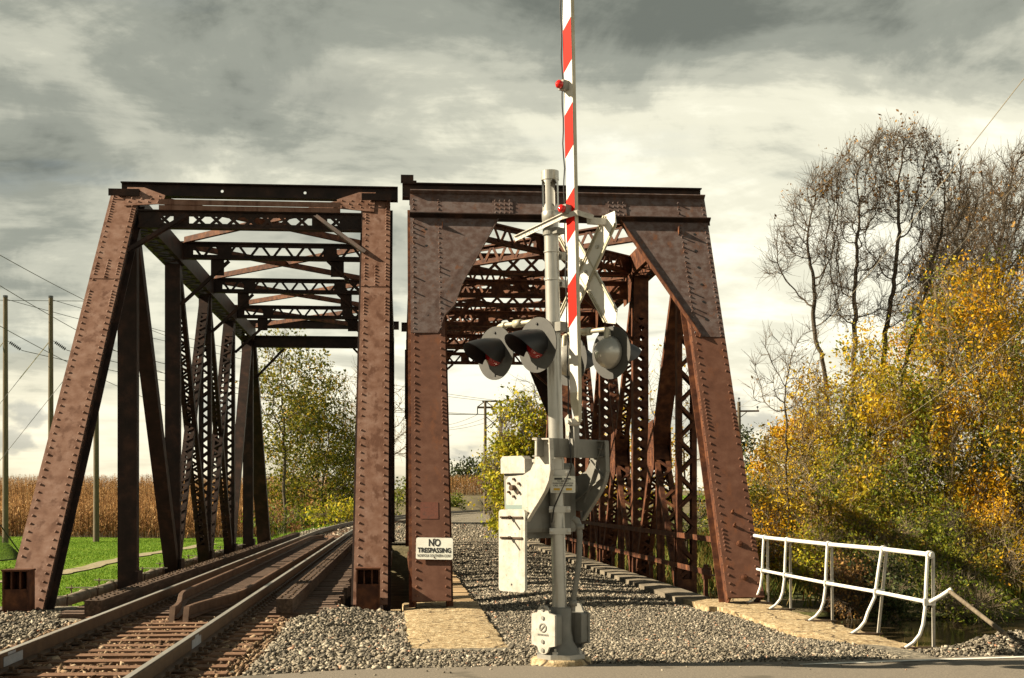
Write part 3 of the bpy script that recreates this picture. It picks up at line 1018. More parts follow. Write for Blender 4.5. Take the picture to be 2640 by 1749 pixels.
def end_post(root, A, B, w, d, mat, side_mat, rsp=0.165, seam=None, clusters=(), row_off=0.062):
    """inclined riveted box post with a plated front"""
    A, B = V3(A), V3(B)
    L = (B - A).length
    a = (B - A) / L
    s = EX
    n = a.cross(s)
    if n.y > 0:
        n = -n
    C = (A + B) / 2
    mb = MB()
    for q in (-1, 1):
        mb.obox(C + s * q * (w / 2 - 0.05), a, s, n, L / 2, 0.011, d / 2)
        mb.obox(C + s * q * (w / 2 - 0.0) - n * (d / 2 - 0.012), a, s, n, L / 2, 0.06, 0.011)
        mb.obox(C + s * q * (w / 2 - 0.009) + n * (d / 2 - 0.05), a, s, n, L / 2, 0.009, 0.05)
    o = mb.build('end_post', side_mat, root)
    mb = MB()
    mb.obox(C + n * (d / 2 + 0.009), a, s, n, L / 2, w / 2 + 0.012, 0.009)
    cp_ = mb.build('cover_plate', mat, o)
    if seam:
        mb = MB()
        z0, z1 = seam
        mb.obox(A + a * L * (z0 + z1) / 2 + n * (d / 2 + 0.024), a, s, n, L * (z1 - z0) / 2, w / 2 + 0.010, 0.006)
        mb.build('splice_plate', mat, o)
    mb = MB()
    k = 0.10
    lo = d / 2 + 0.018
    while k < L - 0.08:
        off = lo + (0.012 if seam and seam[0] < k / L < seam[1] else 0)
        dense = any(c0 < k / L < c1 for c0, c1 in clusters)
        for q in (-1, 1):
            mb.rivet(A + a * k + s * q * (w / 2 - row_off) + n * off, n)
            mb.rivet(A + a * k + s * q * (w / 2 - 0.0385) - n * (d / 2 - 0.13) * 0 + s * q * 0.0, s * q, 0.018, 0.012) if False else None
            # rivets on the side angle
            mb.rivet(A + a * (k + rsp / 2) + s * q * (w / 2) + n * (d / 2 - 0.055), s * q, 0.020, 0.016)
        k += rsp * (0.5 if dense else 1.0)
    if seam:
        for j in range(7):
            mb.rivet(A + a * (L * seam[0] + 0.05 + j * 0.085) + n * (lo + 0.012), n)
    tag(mb.build('rivet_row', mat, o), kind='stuff')
    # lacing across the open back of the box
    emit_lacing(lace_bars(A + a * 0.6, a, s, L - 1.2, w * 0.9, -n * (d / 2), 'zig', 0.5), n, side_mat, o, False)
    return o, a, n, L


def ibeam(root, name, A, B, h, fw, mat, t=0.025, holes=()):
    A, B = V3(A), V3(B)
    L = (B - A).length
    a = (B - A) / L
    up = V3((0, 0, 1))
    n = a.cross(up).normalized()
    C = (A + B) / 2
    mb = MB()
    mb.obox(C + up * (h / 2 - t / 2), a, n, up, L / 2, fw / 2, t / 2)
    mb.obox(C - up * (h / 2 - t / 2), a, n, up, L / 2, fw / 2, t / 2)
    # web, pierced where there are holes (square ring round each hole)
    cuts = sorted(holes)
    x0 = 0.0
    r = 0.03
    hw = h / 2 - t
    for c in list(cuts) + [None]:
        x1 = (c * L - 0.08) if c is not None else L
        mb.obox(A + a * (x0 + x1) / 2, a, n, up, (x1 - x0) / 2, 0.008, hw)
        if c is not None:
            cc = A + a * c * L
            k = 12
            outer, inn = [], []
            for i in range(k):
                an = 2 * math.pi * i / k
                ca, sa = math.cos(an), math.sin(an)
                inn.append(cc + a * r * ca + up * r * sa)
                m_ = max(abs(ca) / 0.08, abs(sa) / hw)
                outer.append(cc + a * ca / m_ + up * sa / m_)
            # corners of the square ring
            for sgn in (-1, 1):
                vs2 = [p + n * 0.008 * sgn for p in outer + inn]
                mb.add(vs2, [(i, (i + 1) % k, k + (i + 1) % k, k + i) for i in range(k)])
                for cx in (-1, 1):
                    for cy in (-1, 1):
                        corner = cc + a * 0.08 * cx + up * hw * cy + n * 0.008 * sgn
                        cand = sorted(range(k), key=lambda i: (outer[i] - (cc + a * 0.08 * cx + up * hw * cy)).length)[:2]
                        i, j = sorted(cand)
                        mb.add([vs2[i], vs2[j], corner], [(0, 1, 2)])
            x0 = c * L + 0.08
    return mb.build(name, mat, root)


def bearing_box(root, x, y, z0, w, h, mat):
    """riveted pedestal with an open, ribbed upper half"""
    mb = MB()
    t = 0.022
    mb.box(x - w / 2, x - w / 2 + t, y, y + 0.34, z0, z0 + h)
    mb.box(x + w / 2 - t, x + w / 2, y, y + 0.34, z0, z0 + h)
    mb.box(x - w / 2 + t, x + w / 2 - t, y + 0.30, y + 0.32, z0, z0 + h)
    mb.box(x - w / 2 - 0.012, x + w / 2 + 0.012, y - 0.012, y + 0.35, z0 + h, z0 + h + 0.025)
    zs = z0 + h * 0.64
    mb.box(x - w / 2 + t, x + w / 2 - t, y + 0.012, y + 0.29, zs, zs + 0.03)
    o = mb.build('bearing_pedestal', mat, root)
    for q in (-1 / 6, 1 / 6):
        mb = MB()
        mb.box(x + q * w - 0.01, x + q * w + 0.01, y + 0.02, y + 0.28, zs + 0.03, z0 + h)
        mb.build('rib', mat, o)
    mb = MB()
    mb.box(x - w / 2 + t, x + w / 2 - t, y + 0.02, y + 0.045, z0, zs)
    mb.build('front_plate', mat, o)
    return o


def knee(root, A, B, mat, w=0.13):
    mb = MB()
    A, B = V3(A), V3(B)
    a = (B - A).normalized()
    n = a.cross(V3((0, 1, 0))).normalized()
    mb.bar(A, B, V3((0, 1, 0)), w, 0.018)
    for q in (-1, 1):
        mb.bar(A + V3((0, q * w / 2, 0)) - n * 0.03, B + V3((0, q * w / 2, 0)) - n * 0.03, V3((0, 1, 0)), 0.016, 0.06)
    return mb.build('knee_brace', mat, root)


def frange(a, n, d):
    return [a + i * d for i in range(n)]


# ---------------------------------------------------------------- left bridge (carries the track)
LB = thing('track_truss_bridge', 'rusty riveted truss bridge on the left carrying the railway track', 'truss bridge', (TC, 21, 0))
LV = (-5.50, -0.48)
LN = frange(27.75, 5, 5.37)
LBOT = {LV[0]: 20.2, LV[1]: 21.75}
for v in LV:
    ub = LBOT[v]
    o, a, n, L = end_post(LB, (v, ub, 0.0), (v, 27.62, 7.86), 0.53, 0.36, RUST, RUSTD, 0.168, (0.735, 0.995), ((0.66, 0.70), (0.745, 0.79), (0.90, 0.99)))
    bearing_box(LB, v - 0.02 if v < -3 else v - 0.03, ub - 0.42, -0.03, 0.37, 0.80 if v < -3 else 0.72, RUSTO)
    # cap angle on top of the post
    mb = MB()
    top = V3((v, 27.62, 7.86))
    mb.box(v - 0.30, v + 0.30, 27.25, 27.95, 7.98, 8.0)
    mb.box(v - 0.30, v + 0.30, 27.25, 27.27, 7.86, 7.98)
    mb.build('post_cap', RUSTD, LB)
    # gusset joining post and portal strut
    s = 1 if v < -3 else -1
    nn_ = n * 0.24
    g = [V3((v + s * 0.02, 0, 7.93)), V3((v + s * 0.35, 0, 7.93)), V3((v + s * 0.80, 0, 7.74)), V3((v + s * 0.78, 0, 7.53)), V3((v + s * 0.05, 0, 7.46))]

    def onpost(p):
        t = p.z / 7.86
        return V3((p.x, lerp(LBOT[LV[0]] if False else ub, 27.62, t), p.z))
    mb = MB()
    poly = [onpost(p) + n * 0.222 for p in g]
    if s < 0:
        poly = poly[::-1]
    mb.prism(poly, n * 0.014)
    gp = mb.build('gusset_plate', RUST, LB)
    mb = MB()
    for i in range(4):
        for j in range(3):
            pz = V3((v + s * (0.12 + i * 0.19 + 0.05 * (j % 2)), 0, 7.56 + j * 0.075))
            mb.rivet(onpost(pz) + n * 0.236, n)
    tag(mb.build('rivet_row', RUST, gp), kind='stuff')
    # chords
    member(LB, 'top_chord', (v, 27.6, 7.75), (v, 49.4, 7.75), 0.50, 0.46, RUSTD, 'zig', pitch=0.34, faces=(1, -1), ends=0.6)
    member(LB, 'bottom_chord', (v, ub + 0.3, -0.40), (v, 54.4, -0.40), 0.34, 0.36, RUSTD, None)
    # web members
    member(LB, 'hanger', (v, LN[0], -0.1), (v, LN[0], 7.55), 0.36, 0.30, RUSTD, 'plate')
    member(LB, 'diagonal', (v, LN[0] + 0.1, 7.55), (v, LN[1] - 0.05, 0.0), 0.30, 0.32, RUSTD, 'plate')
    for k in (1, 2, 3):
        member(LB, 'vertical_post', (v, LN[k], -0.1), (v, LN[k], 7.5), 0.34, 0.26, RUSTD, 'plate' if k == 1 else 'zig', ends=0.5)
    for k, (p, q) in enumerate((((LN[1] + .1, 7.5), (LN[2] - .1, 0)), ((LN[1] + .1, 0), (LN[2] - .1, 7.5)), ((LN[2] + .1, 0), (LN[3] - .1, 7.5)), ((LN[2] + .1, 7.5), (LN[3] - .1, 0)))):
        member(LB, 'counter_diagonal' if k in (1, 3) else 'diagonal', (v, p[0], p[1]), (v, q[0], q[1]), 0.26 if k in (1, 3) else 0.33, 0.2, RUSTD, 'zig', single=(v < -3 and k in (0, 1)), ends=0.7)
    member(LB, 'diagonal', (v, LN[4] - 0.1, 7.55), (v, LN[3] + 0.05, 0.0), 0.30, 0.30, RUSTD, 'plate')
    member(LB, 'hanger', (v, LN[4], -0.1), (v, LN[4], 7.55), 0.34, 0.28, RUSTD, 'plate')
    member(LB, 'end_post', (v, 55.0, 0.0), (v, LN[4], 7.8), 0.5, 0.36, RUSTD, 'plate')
# top beams across both ends
ibeam(LB, 'top_beam', (LV[0] - 0.18, 27.95, 8.14), (LV[1] + 0.43, 27.95, 8.14), 0.28, 0.24, RUSTD, holes=(0.36, 0.66))
ibeam(LB, 'top_beam', (LV[0] - 0.18, 49.2, 8.14), (LV[1] + 0.43, 49.2, 8.14), 0.28, 0.24, RUSTD)
# near portal
yp = 27.05
mb = MB()
mb.box(LV[0] + 0.72, LV[1] - 0.72, yp, yp + 0.016, 7.655, 7.745)
mb.box(LV[0] + 0.72, LV[1] - 0.72, yp, yp + 0.14, 7.745, 7.76)
mb.build('portal_strut', RUST, LB)
mb = MB()
mb.box(LV[0] + 0.72, LV[1] - 0.72, yp + 0.018, yp + 0.034, 7.555, 7.648)
mb.build('portal_strut', RUST, LB)
girder(LB, 'portal_girder', (LV[0] + 0.3, 27.22, 7.57), (LV[1] - 0.3, 27.22, 7.57), 0.36, RUSTD, 'x', 0.33, True, ((0.0, 0.10), (0.155, 0.225), (0.775, 0.845), (0.9, 1.0)), 0.2, 0.03)
for v, s in ((LV[0], 1), (LV[1], -1)):
    knee(LB, (v + s * 0.22, 26.4, 6.62), (v + s * 1.22, 27.1, 7.46), RUSTD, 0.16)
girder(LB, 'far_portal_girder', (LV[0] + 0.2, LN[4], 7.72), (LV[1] - 0.2, LN[4], 7.72), 0.42, RUSTD, None, None, False, ((0.0, 1.0),), 0.25, 0.04)
for v, s in ((LV[0], 1), (LV[1], -1)):
    knee(LB, (v + s * 0.2, LN[4] + .2, 6.2), (v + s * 1.25, LN[4] + .2, 7.3), RUSTD, 0.18)
for k in (1, 2, 3):
    girder(LB, 'sway_strut', (LV[0] + 0.15, LN[k], 8.06), (LV[1] - 0.15, LN[k], 8.06), 0.42, RUSTD, 'zig', 0.27, True, ((0.0, 0.07), (0.195, 0.265), (0.735, 0.805), (0.93, 1.0)), 0.18, 0.035)
    for v, s in ((LV[0], 1), (LV[1], -1)):
        knee(LB, (v + s * 0.16, LN[k], 6.55), (v + s * 1.32, LN[k], 7.63), RUSTD, 0.11)
        mb = MB()
        mb.box(v + s * 1.06 - 0.16, v + s * 1.06 + 0.16, LN[k] - 0.02, LN[k] - 0.008, 7.25, 7.66)
        mb.build('batten_plate', RUSTD, LB)
for k in range(4):
    for q in (0, 1):
        A = V3((LV[q] + (0.3 if q == 0 else -0.3), LN[k] + 0.25, 8.02 + 0.05 * q))
        B = V3((LV[1 - q] + (-0.3 if q == 0 else 0.3), LN[k + 1] - 0.25, 8.02 + 0.05 * q))
        mb = MB()
        mb.bar(A, B, V3((0, 0, 1)), 0.13, 0.014)
        mb.bar(A + V3((0, .05, -0.065)), B + V3((0, .05, -0.065)), V3((0, 1, 0)), 0.10, 0.014)
        mb.build('lateral_brace', RUSTO, LB)
# floor system
for u in [21.9] + LN + [54.0]:
    ibeam(LB, 'floor_beam', (LV[0] + 0.1, u, -0.33), (LV[1] - 0.1, u, -0.33), 0.62, 0.28, RUSTD)
for q in (-0.8, 0.8):
    ibeam(LB, 'stringer', (TC + q, 20.9, -0.26), (TC + q, 54.3, -0.26), 0.5, 0.26, RUSTD)
for k in range(5):
    u = LN[k]
    for v, s in ((LV[0], 1), (LV[1], -1)):
        mb = MB()
        mb.box(v + s * 0.2 - 0.03, v + s * 0.2 + 0.03, u - 0.25, u + 0.25, -0.02, 0.35)
        mb.build('floor_bracket', RUSTD, LB)

# ---------------------------------------------------------------- right bridge (ballast deck, no track)
RB = thing('plated_truss_bridge', 'older rusty truss bridge on the right with plated portal and ballast deck', 'truss bridge', (3.1, 22, 0))
RV = (0.50, 5.72)
RN = frange(26.4, 5, 5.3)
RBOT = {RV[0]: 21.55, RV[1]: 22.0}
RZ = 7.62
RC = (RV[0] + RV[1]) / 2
posts = []
for v in RV:
    ub = RBOT[v]
    o, a, n, L = end_post(RB, (v, ub, 0.07), (v, 26.4, RZ), 0.60, 0.40, RUSTP if v > 3 else RUSTP, RUSTO, 0.158, None, ((0.10, 0.14), (0.38, 0.45),))
    posts.append((a, n, ub))
    if v > 3:
        # broad inner angle, pins and bolts on the right post
        for k in (0.115, 0.042):
            mb = MB()
            pc = V3((v + 0.02, lerp(ub, 26.4, k), lerp(0.07, RZ, k))) + n * 0.216
            mb.lathe(pc, n, [(0.055, 0), (0.055, 0.03), (0.035, 0.035), (0.03, 0.06), (0, 0.062)], 10)
            mb.build('pin_nut', RUSTO, o)
        for k in (0.155, 0.185):
            mb = MB()
            pc = V3((v - 0.03, lerp(ub, 26.4, k), lerp(0.07, RZ, k))) + n * 0.216
            mb.lathe(pc, n, [(0.03, 0), (0.03, 0.04), (0.015, 0.05), (0.015, 0.12), (0, 0.12)], 8)
            mb.build('anchor_bolt', RUSTO, o)
    member(RB, 'top_chord', (v, 26.3, RZ - 0.28), (v, 47.7, RZ - 0.28), 0.58, 0.50, RUSTO, 'zig', pitch=0.4, ends=0.7, faces=(1, -1), lmat=RUSTO)
    member(RB, 'bottom_chord', (v, ub + 0.4, -0.45), (v, 52, -0.45), 0.45, 0.40, RUSTO, None)
    near = v > 3
    member(RB, 'hanger', (v, RN[0] + 0.1, -0.4), (v, RN[0] + 0.1, RZ - 0.5), 0.40, 0.22, RUSTO, 'zig', single=near, ends=0.6, pitch=0.36)
    for k in (1, 2, 3):
        member(RB, 'vertical_post', (v, RN[k], -0.4), (v, RN[k], RZ - 0.5), 0.36, 0.34, RUSTO, 'x', single=(near and k == 1), ends=1.0 if k == 1 else 0.6, pitch=0.24, bw=0.075)
    member(RB, 'hanger', (v, RN[4] - 0.1, -0.4), (v, RN[4] - 0.1, RZ - 0.5), 0.40, 0.22, RUSTO, 'zig', ends=0.6, pitch=0.36)
    member(RB, 'end_post', (v, 52.0, 0.07), (v, RN[4], RZ - 0.1), 0.58, 0.40, RUSTO, 'plate')
    for k in range(4):
        fw = k < 2
        ut, ubm = (RN[k], RN[k + 1]) if fw else (RN[k + 1], RN[k])   # top and bottom ends of the main diagonal
        uo, ot = (RN[k + 1], RN[k]) if not fw else (RN[k], RN[k + 1])
        jz = 3.0
        f = (RZ - 0.5 - jz) / (RZ - 0.5 + 0.4)
        uj = lerp(ut, ubm, f)
        J = (v, uj, jz)
        sg = near and k in (0, 1)
        member(RB, 'diagonal', (v, ut, RZ - 0.5), J, 0.34, 0.17, RUSTO, 'plate' if k in (0, 3) else 'zig', ends=0.5)
        member(RB, 'diagonal', J, (v, ubm, -0.4), 0.34, 0.17, RUSTO, 'zig', ends=0.5)
        member(RB, 'sub_strut', J, (v, uo if fw else RN[k + 1], -0.4), 0.34, 0.16, RUSTO, 'zig', single=sg, ends=0.5, pitch=0.30)
        member(RB, 'sub_hanger', J, (v, (RN[k] + RN[k + 1]) / 2, -0.4), 0.16, 0.14, RUSTO, None)
        if k in (1, 2):
            member(RB, 'counter_diagonal', J, (v, ot if fw else RN[k], RZ - 0.5), 0.24, 0.13, RUSTO, 'zig', ends=0.5)
        # joint plates
        for q in (-1, 1):
            mb = MB()
            x = v + q * 0.185
            pg = [(x, uj - 0.30, jz + 0.55), (x, uj + 0.22, jz + 0.5), (x, uj + 0.42, jz - 0.5), (x, uj + 0.1, jz - 0.85), (x, uj - 0.45, jz - 0.5)]
            mb.prism([V3(p) for p in pg], (0.014 * q, 0, 0))
            gp = mb.build('joint_plate', RUSTO, RB)
        mb = MB()
        for i in range(16):
            for q in (-1, 1):
                mb.rivet((v + q * 0.199, uj + random.uniform(-0.3, 0.25), jz + random.uniform(-0.6, 0.45)), (q, 0, 0), 0.02, 0.016)
        tag(mb.build('rivet_row', RUSTO, gp), kind='stuff')
    # gussets under the chord
    for k in range(5):
        mb = MB()
        s = 1 if v < 3 else -1
        x = v + s * 0.30
        u = RN[k]
        mb.prism([V3((x, u - 0.75, RZ - 0.5)), V3((x, u + 0.75, RZ - 0.5)), V3((x, u + 0.45, RZ - 1.15)), V3((x, u - 0.45, RZ - 1.15))], (s * 0.014, 0, 0))
        gp = mb.build('gusset_plate', RUSTO, RB)
        mb = MB()
        for i in range(10):
            for j in range(2):
                mb.rivet((x + s * 0.014, u - 0.6 + i * 0.13, RZ - 0.58 - j * 0.12), (s, 0, 0), 0.02, 0.016)
        tag(mb.build('rivet_row', RUSTO, gp), kind='stuff')


# portal plate lies in the plane of the end posts
def pplane(x, z, off=0.0):
    t = (z - 0.07) / (RZ - 0.07)
    ub = lerp(RBOT[RV[0]], RBOT[RV[1]], (x - RV[0]) / (RV[1] - RV[0]))
    return V3((x, lerp(ub, 26.4, t), z)) + posts[0][1] * (0.222 + off)


ZF, ZK = 7.13, 4.70
nP = posts[0][1]


def pplate(name, pts, mat, off=0.0, th=0.014, parent=None):
    mb = MB()
    c = [pplane(x, z, off) for x, z in pts]
    nrm = (c[1] - c[0]).cross(c[2] - c[1])
    if nrm.dot(nP) > 0:
        c = c[::-1]
    mb.prism(c, nP * th)
    return mb.build(name, mat, parent or RB)


pplate('portal_web_plate', [(RV[0] - 0.31, ZF + 0.045), (RV[1] + 0.31, ZF + 0.045), (RV[1] + 0.31, RZ + 0.02), (RV[0] - 0.31, RZ + 0.02)], RUSTG)
kl = pplate('knee_plate', [(RV[0] - 0.31, ZF - 0.03), (RC - 1.22, ZF - 0.03), (RC - 1.95, 5.72), (RC - 2.12, 5.25), (RC - 2.30, 5.05), (RC - 2.42, ZK), (RV[0] - 0.31, ZK)], RUSTG)
kr = pplate('knee_plate', [(RV[1] + 0.31, ZF - 0.03), (RC + 1.18, ZF - 0.03), (RC + 2.45, ZK), (RV[1] + 0.31, ZK)], RUSTG)
# edge angles of the knee plates
for s, pts in ((-1, [(RC - 1.22, ZF - 0.03), (RC - 1.95, 5.72), (RC - 2.12, 5.25), (RC - 2.30, 5.05), (RC - 2.42, ZK)]), (1, [(RC + 1.18, ZF - 0.03), (RC + 2.45, ZK)])):
    mb = MB()
    for (x0, z0), (x1, z1) in zip(pts[:-1], pts[1:]):
        a_, b_2 = pplane(x0, z0, 0.02), pplane(x1, z1, 0.02)
        mb.bar(a_, b_2, nP, 0.11 if s > 0 else 0.05, 0.016)
    mb.build('edge_angle', RUSTO if s > 0 else RUSTG, kr if s > 0 else kl)
mb = MB()
a_, b_2 = pplane(RV[0] - 0.32, ZF + 0.0, 0.07), pplane(RV[1] + 0.35, ZF + 0.0, 0.07)
mb.bar(a_, b_2, nP, 0.12, 0.024)
mb.bar(a_ - nP * 0.055 + V3((0, 0, -0.04)), b_2 - nP * 0.055 + V3((0, 0, -0.04)), nP, 0.014, 0.08)
mb.build('portal_flange', RUSTD, RB)
mb = MB()
a_, b_2 = pplane(RV[0] - 0.31, RZ + 0.035, 0.05), pplane(RV[1] + 0.31, RZ + 0.035, 0.05)
mb.bar(a_, b_2, nP, 0.13, 0.022)
mb.build('portal_flange', RUSTG, RB)
for xx in (RC - 1.12, RC + 1.12):
    q = pplate('splice_plate', [(xx - 0.2, ZF + 0.06), (xx + 0.2, ZF + 0.06), (xx + 0.2, RZ - 0.03), (xx - 0.2, RZ - 0.03)], RUSTG, 0.015, 0.012)
    mb = MB()
    for i in range(4):
        for j in range(4):
            mb.rivet(pplane(xx - 0.14 + i * 0.095, ZF + 0.11 + j * 0.09, 0.027), nP)
    tag(mb.build('rivet_row', RUSTG, q), kind='stuff')
mb = MB()
for v, s in ((RV[0], 1), (RV[1], -1)):
    z = ZK + 0.08
    while z < RZ - 0.03:
        if abs(z - ZF) > 0.08:
            for xo in (-0.25, 0.24):
                mb.rivet(pplane(v + xo, z, 0.014), nP, 0.024, 0.022)
                if random.random() < 0.2:
                    mb.lathe(pplane(v + xo, z, 0.014), nP, [(0.016, 0), (0.016, 0.06), (0, 0.06)], 6)
        z += 0.105
tag(mb.build('rivet_row', RUSTG, RB), kind='stuff')
mb = MB()
for v in RV:
    for k in range(6):
        mb.lathe(pplane(v + random.uniform(-.02, .02), ZK + 0.35 + k * 0.36, 0.0145), nP, [(0.03, 0), (0.03, 0.002), (0, 0.0021)], 8)
tag(mb.build('bolt_hole_row', BLACK, RB), kind='stuff')
ibeam(RB, 'top_beam', (RV[0] - 0.46, 26.62, RZ + 0.29), (RV[1] + 0.32, 26.62, RZ + 0.29), 0.30, 0.26, RUSTD)
mb = MB()
mb.box(RV[0] - 0.49, RV[0] - 0.24, 26.50, 26.74, RZ + 0.475, RZ + 0.59)
mb.box(RV[0] - 0.45, RV[0] - 0.18, 26.48, 26.76, RZ + 0.442, RZ + 0.474)
mb.build('beam_end_block', RUSTD, RB)
mb = MB()
mb.box(RV[0] - 0.32, RV[1] + 0.32, 26.40, 26.85, RZ + 0.06, RZ + 0.13)
mb.build('beam_seat', RUSTD, RB)
ibeam(RB, 'top_beam', (RV[0] - 0.46, 47.8, RZ + 0.29), (RV[1] + 0.32, 47.8, RZ + 0.29), 0.30, 0.26, RUSTD)
# overhead: cross struts, sway frames and laced laterals
for k in (1, 2, 3, 4):
    girder(RB, 'sway_strut', (RV[0] + 0.2, RN[k], RZ), (RV[1] - 0.2, RN[k], RZ), 0.50, RUSTO, 'x', 0.44, k <= 2, ((0.0, 0.06), (0.94, 1.0)), 0.2, 0.035, bw=0.07)
    girder(RB, 'sway_strut', (RV[0] + 0.2, RN[k] - 0.03, RZ - 0.62), (RV[1] - 0.2, RN[k] - 0.03, RZ - 0.62), 0.42, RUSTO, 'zig', 0.3, False, ((0.0, 0.06), (0.30, 0.36), (0.64, 0.70), (0.94, 1.0)), 0.16, 0.03)
    for v, s in ((RV[0], 1), (RV[1], -1)):
        knee(RB, (v + s * 0.2, RN[k], 5.6), (v + s * 1.35, RN[k], RZ - 1.02), RUSTO, 0.14)
for k in range(4):
    for q in (0, 1):
        A = V3((RV[q] + (0.3 if q == 0 else -0.3), RN[k] + 0.3, RZ - 0.06 - 0.02 * q))
        B = V3((RV[1 - q] + (-0.3 if q == 0 else 0.3), RN[k + 1] - 0.3, RZ - 0.06 - 0.02 * q))
        girder(RB, 'lateral_girder', A, B, 0.42, RUSTO, 'zig', 0.23, k == 0, ((0.0, 0.05), (0.46, 0.54), (0.95, 1.0)), 0.14, 0.035, bw=0.065)
# far portal knee plates
for s in (-1, 1):
    mb = MB()
    xe = RC + s * 2.95
    pts = [V3((xe, 48.9, 4.7)), V3((RC + s * 2.35, 48.9, 4.7)), V3((RC + s * 1.2, 47.7, 7.1)), V3((xe, 47.7, 7.1))]
    mb.prism(pts, (0, 0.02, 0))
    mb.build('far_knee_plate', RUSTD, RB)
# deck trough under the ballast
mb = MB()
mb.box(0.95, 5.2, 22.95, 54.2, -0.42, -0.16)
mb.build('deck_plate', RUSTD, RB)
for u in RN:
    ibeam(RB, 'floor_beam', (RV[0] + 0.1, u, -0.78), (RV[1] - 0.1, u, -0.78), 0.68, 0.3, RUSTD)
# inner hand rail bars along the right truss
for z in (0.50, 1.10):
    mb = MB()
    A, B = V3((5.46, 23.2, z)), V3((5.46, 51.5, z))
    mb.bar(A, B, V3((0, 0, 1)), 0.10, 0.014)
    mb.bar(A + V3((0.05, 0, -0.043)), B + V3((0.05, 0, -0.043)), V3((1, 0, 0)), 0.10, 0.014)
    mb.build('railing_bar', RUSTO, RB)
for i in range(11):
    u = 23.9 + i * 2.65
    mb = MB()
    mb.box(5.49, 5.56, u - 0.05, u + 0.05, -0.35, 1.2 if i % 2 else 0.62)
    mb.box(5.475, 5.60, u - 0.10, u + 0.10, 0.36, 0.56)
    mb.build('railing_post', RUSTO, RB)

# notice and placard on the left post of the right bridge
v0 = RV[0]


def onface(dx, z, off):
    t = (z - 0.07) / (RZ - 0.07)
    return V3((v0 + dx, lerp(RBOT[v0], 26.4, t), z)) + nP * (0.219 + off)


aP = posts[0][0]


def text_mesh(name, body, size, c, xa, up, mat, parent, xs=1.0, bold=0.0, width=None):
    cu = bpy.data.curves.new(name, 'FONT')
    cu.body = body
    cu.size = size
    cu.align_x, cu.align_y = 'CENTER', 'CENTER'
    cu.offset = bold
    cu.resolution_u = 3
    tmp = bpy.data.objects.new(name, cu)
    COL.objects.link(tmp)
    dg = bpy.context.evaluated_depsgraph_get()
    me = bpy.data.meshes.new_from_object(tmp.evaluated_get(dg))
    bpy.data.objects.remove(tmp)
    me.materials.clear()
    me.materials.append(mat)
    if width:
        xc = [q.co.x for q in me.vertices]
        xs = width / (max(xc) - min(xc))
    xa, up = V3(xa).normalized(), V3(up).normalized()
    nz = xa.cross(up)
    M4 = Matrix(((xa.x * xs, up.x, nz.x, c[0]), (xa.y * xs, up.y, nz.y, c[1]), (xa.z * xs, up.z, nz.z, c[2]), (0, 0, 0, 1)))
    return inst(name, me, M4, parent)


def rrect(c, xa, up, w, h, r, n=5):
    c, xa, up = V3(c), V3(xa), V3(up)
    out = []
    for (sx, sy), a0 in (((1, 1), 0), ((-1, 1), 90), ((-1, -1), 180), ((1, -1), 270)):
        for i in range(n + 1):
            an = math.radians(a0 + 90 * i / n)
            out.append(c + xa * (sx * (w / 2 - r) + r * math.cos(an)) + up * (sy * (h / 2 - r) + r * math.sin(an)))
    return out


sx = V3((math.cos(math.radians(-1.5)), 0, math.sin(math.radians(-1.5))))
sx = (sx - nP * sx.dot(nP)).normalized()
su = nP.cross(sx)
sc_ = onface(0.055, 0.86, 0.045)
ns = thing('warning_notice', 'white NO TRESPASSING notice fixed to the riveted post', 'sign', sc_)
mb = MB()
mb.prism(rrect(sc_, sx, su, 0.60, 0.41, 0.035), nP * 0.004)
pn = mb.build('sign_panel', SIGNW, ns)
for body, size, dz_, xs in (('NO', 0.190, 0.102, 0.195), ('TRESPASSING', 0.125, -0.040, 0.545), ('NORFOLK SOUTHERN CORP.', 0.070, -0.140, 0.55)):
    text_mesh('lettering', body, size, sc_ + su * dz_ + nP * 0.0075, sx, su, INK, ns, 1.0, 0.005 if size > 0.1 else 0.001, xs)
mb = MB()
for s in (1, -1):
    mb.lathe(sc_ + su * (0.175 * s) + nP * 0.004, nP, [(0.012, 0), (0.012, 0.006), (0, 0.007)], 8)
    mb.lathe(sc_ + su * (0.1 * s) - nP * 0.028, nP, [(0.015, 0), (0.015, 0.028), (0, 0.0281)], 8)
tag(mb.build('sign_bolt', RAILM, ns), kind='stuff')
pc = onface(-0.02, 1.50, 0.002)
mb = MB()
mb.prism(rrect(pc, EX, aP, 0.30, 0.33, 0.01, 2), nP * 0.003)
pk_ = mb.build('faded_placard', PLAC, RB)
pk_['label'] = 'faded orange red square placard on the post above the notice'

# ================================================================ crossing signal with raised gate
RVc, DVc = V3((CT, -ST, 0)), V3((ST, CT, 0))
UP = V3((0, 0, 1))
SZ = 13.2
B0 = P(1446, 1700, SZ)
B0.z = 0.21
FF = (RVc * -0.74 + DVc * -0.67).normalized()
SS = (RVc * 0.67 + DVc * -0.74).normalized()
SIG = thing('crossing_signal', 'silver railway crossing signal mast with flashing lamps and raised striped gate arm', 'crossing signal', B0)


def Q(f, s, h):
    """signal frame: f towards the lamps' front, s across, h up; the mast leans a little to the left"""
    return B0 + FF * f + SS * s + UP * h - RVc * (0.0225 * h)


def hy(y):
    return (1700.0 - y) / 261.4


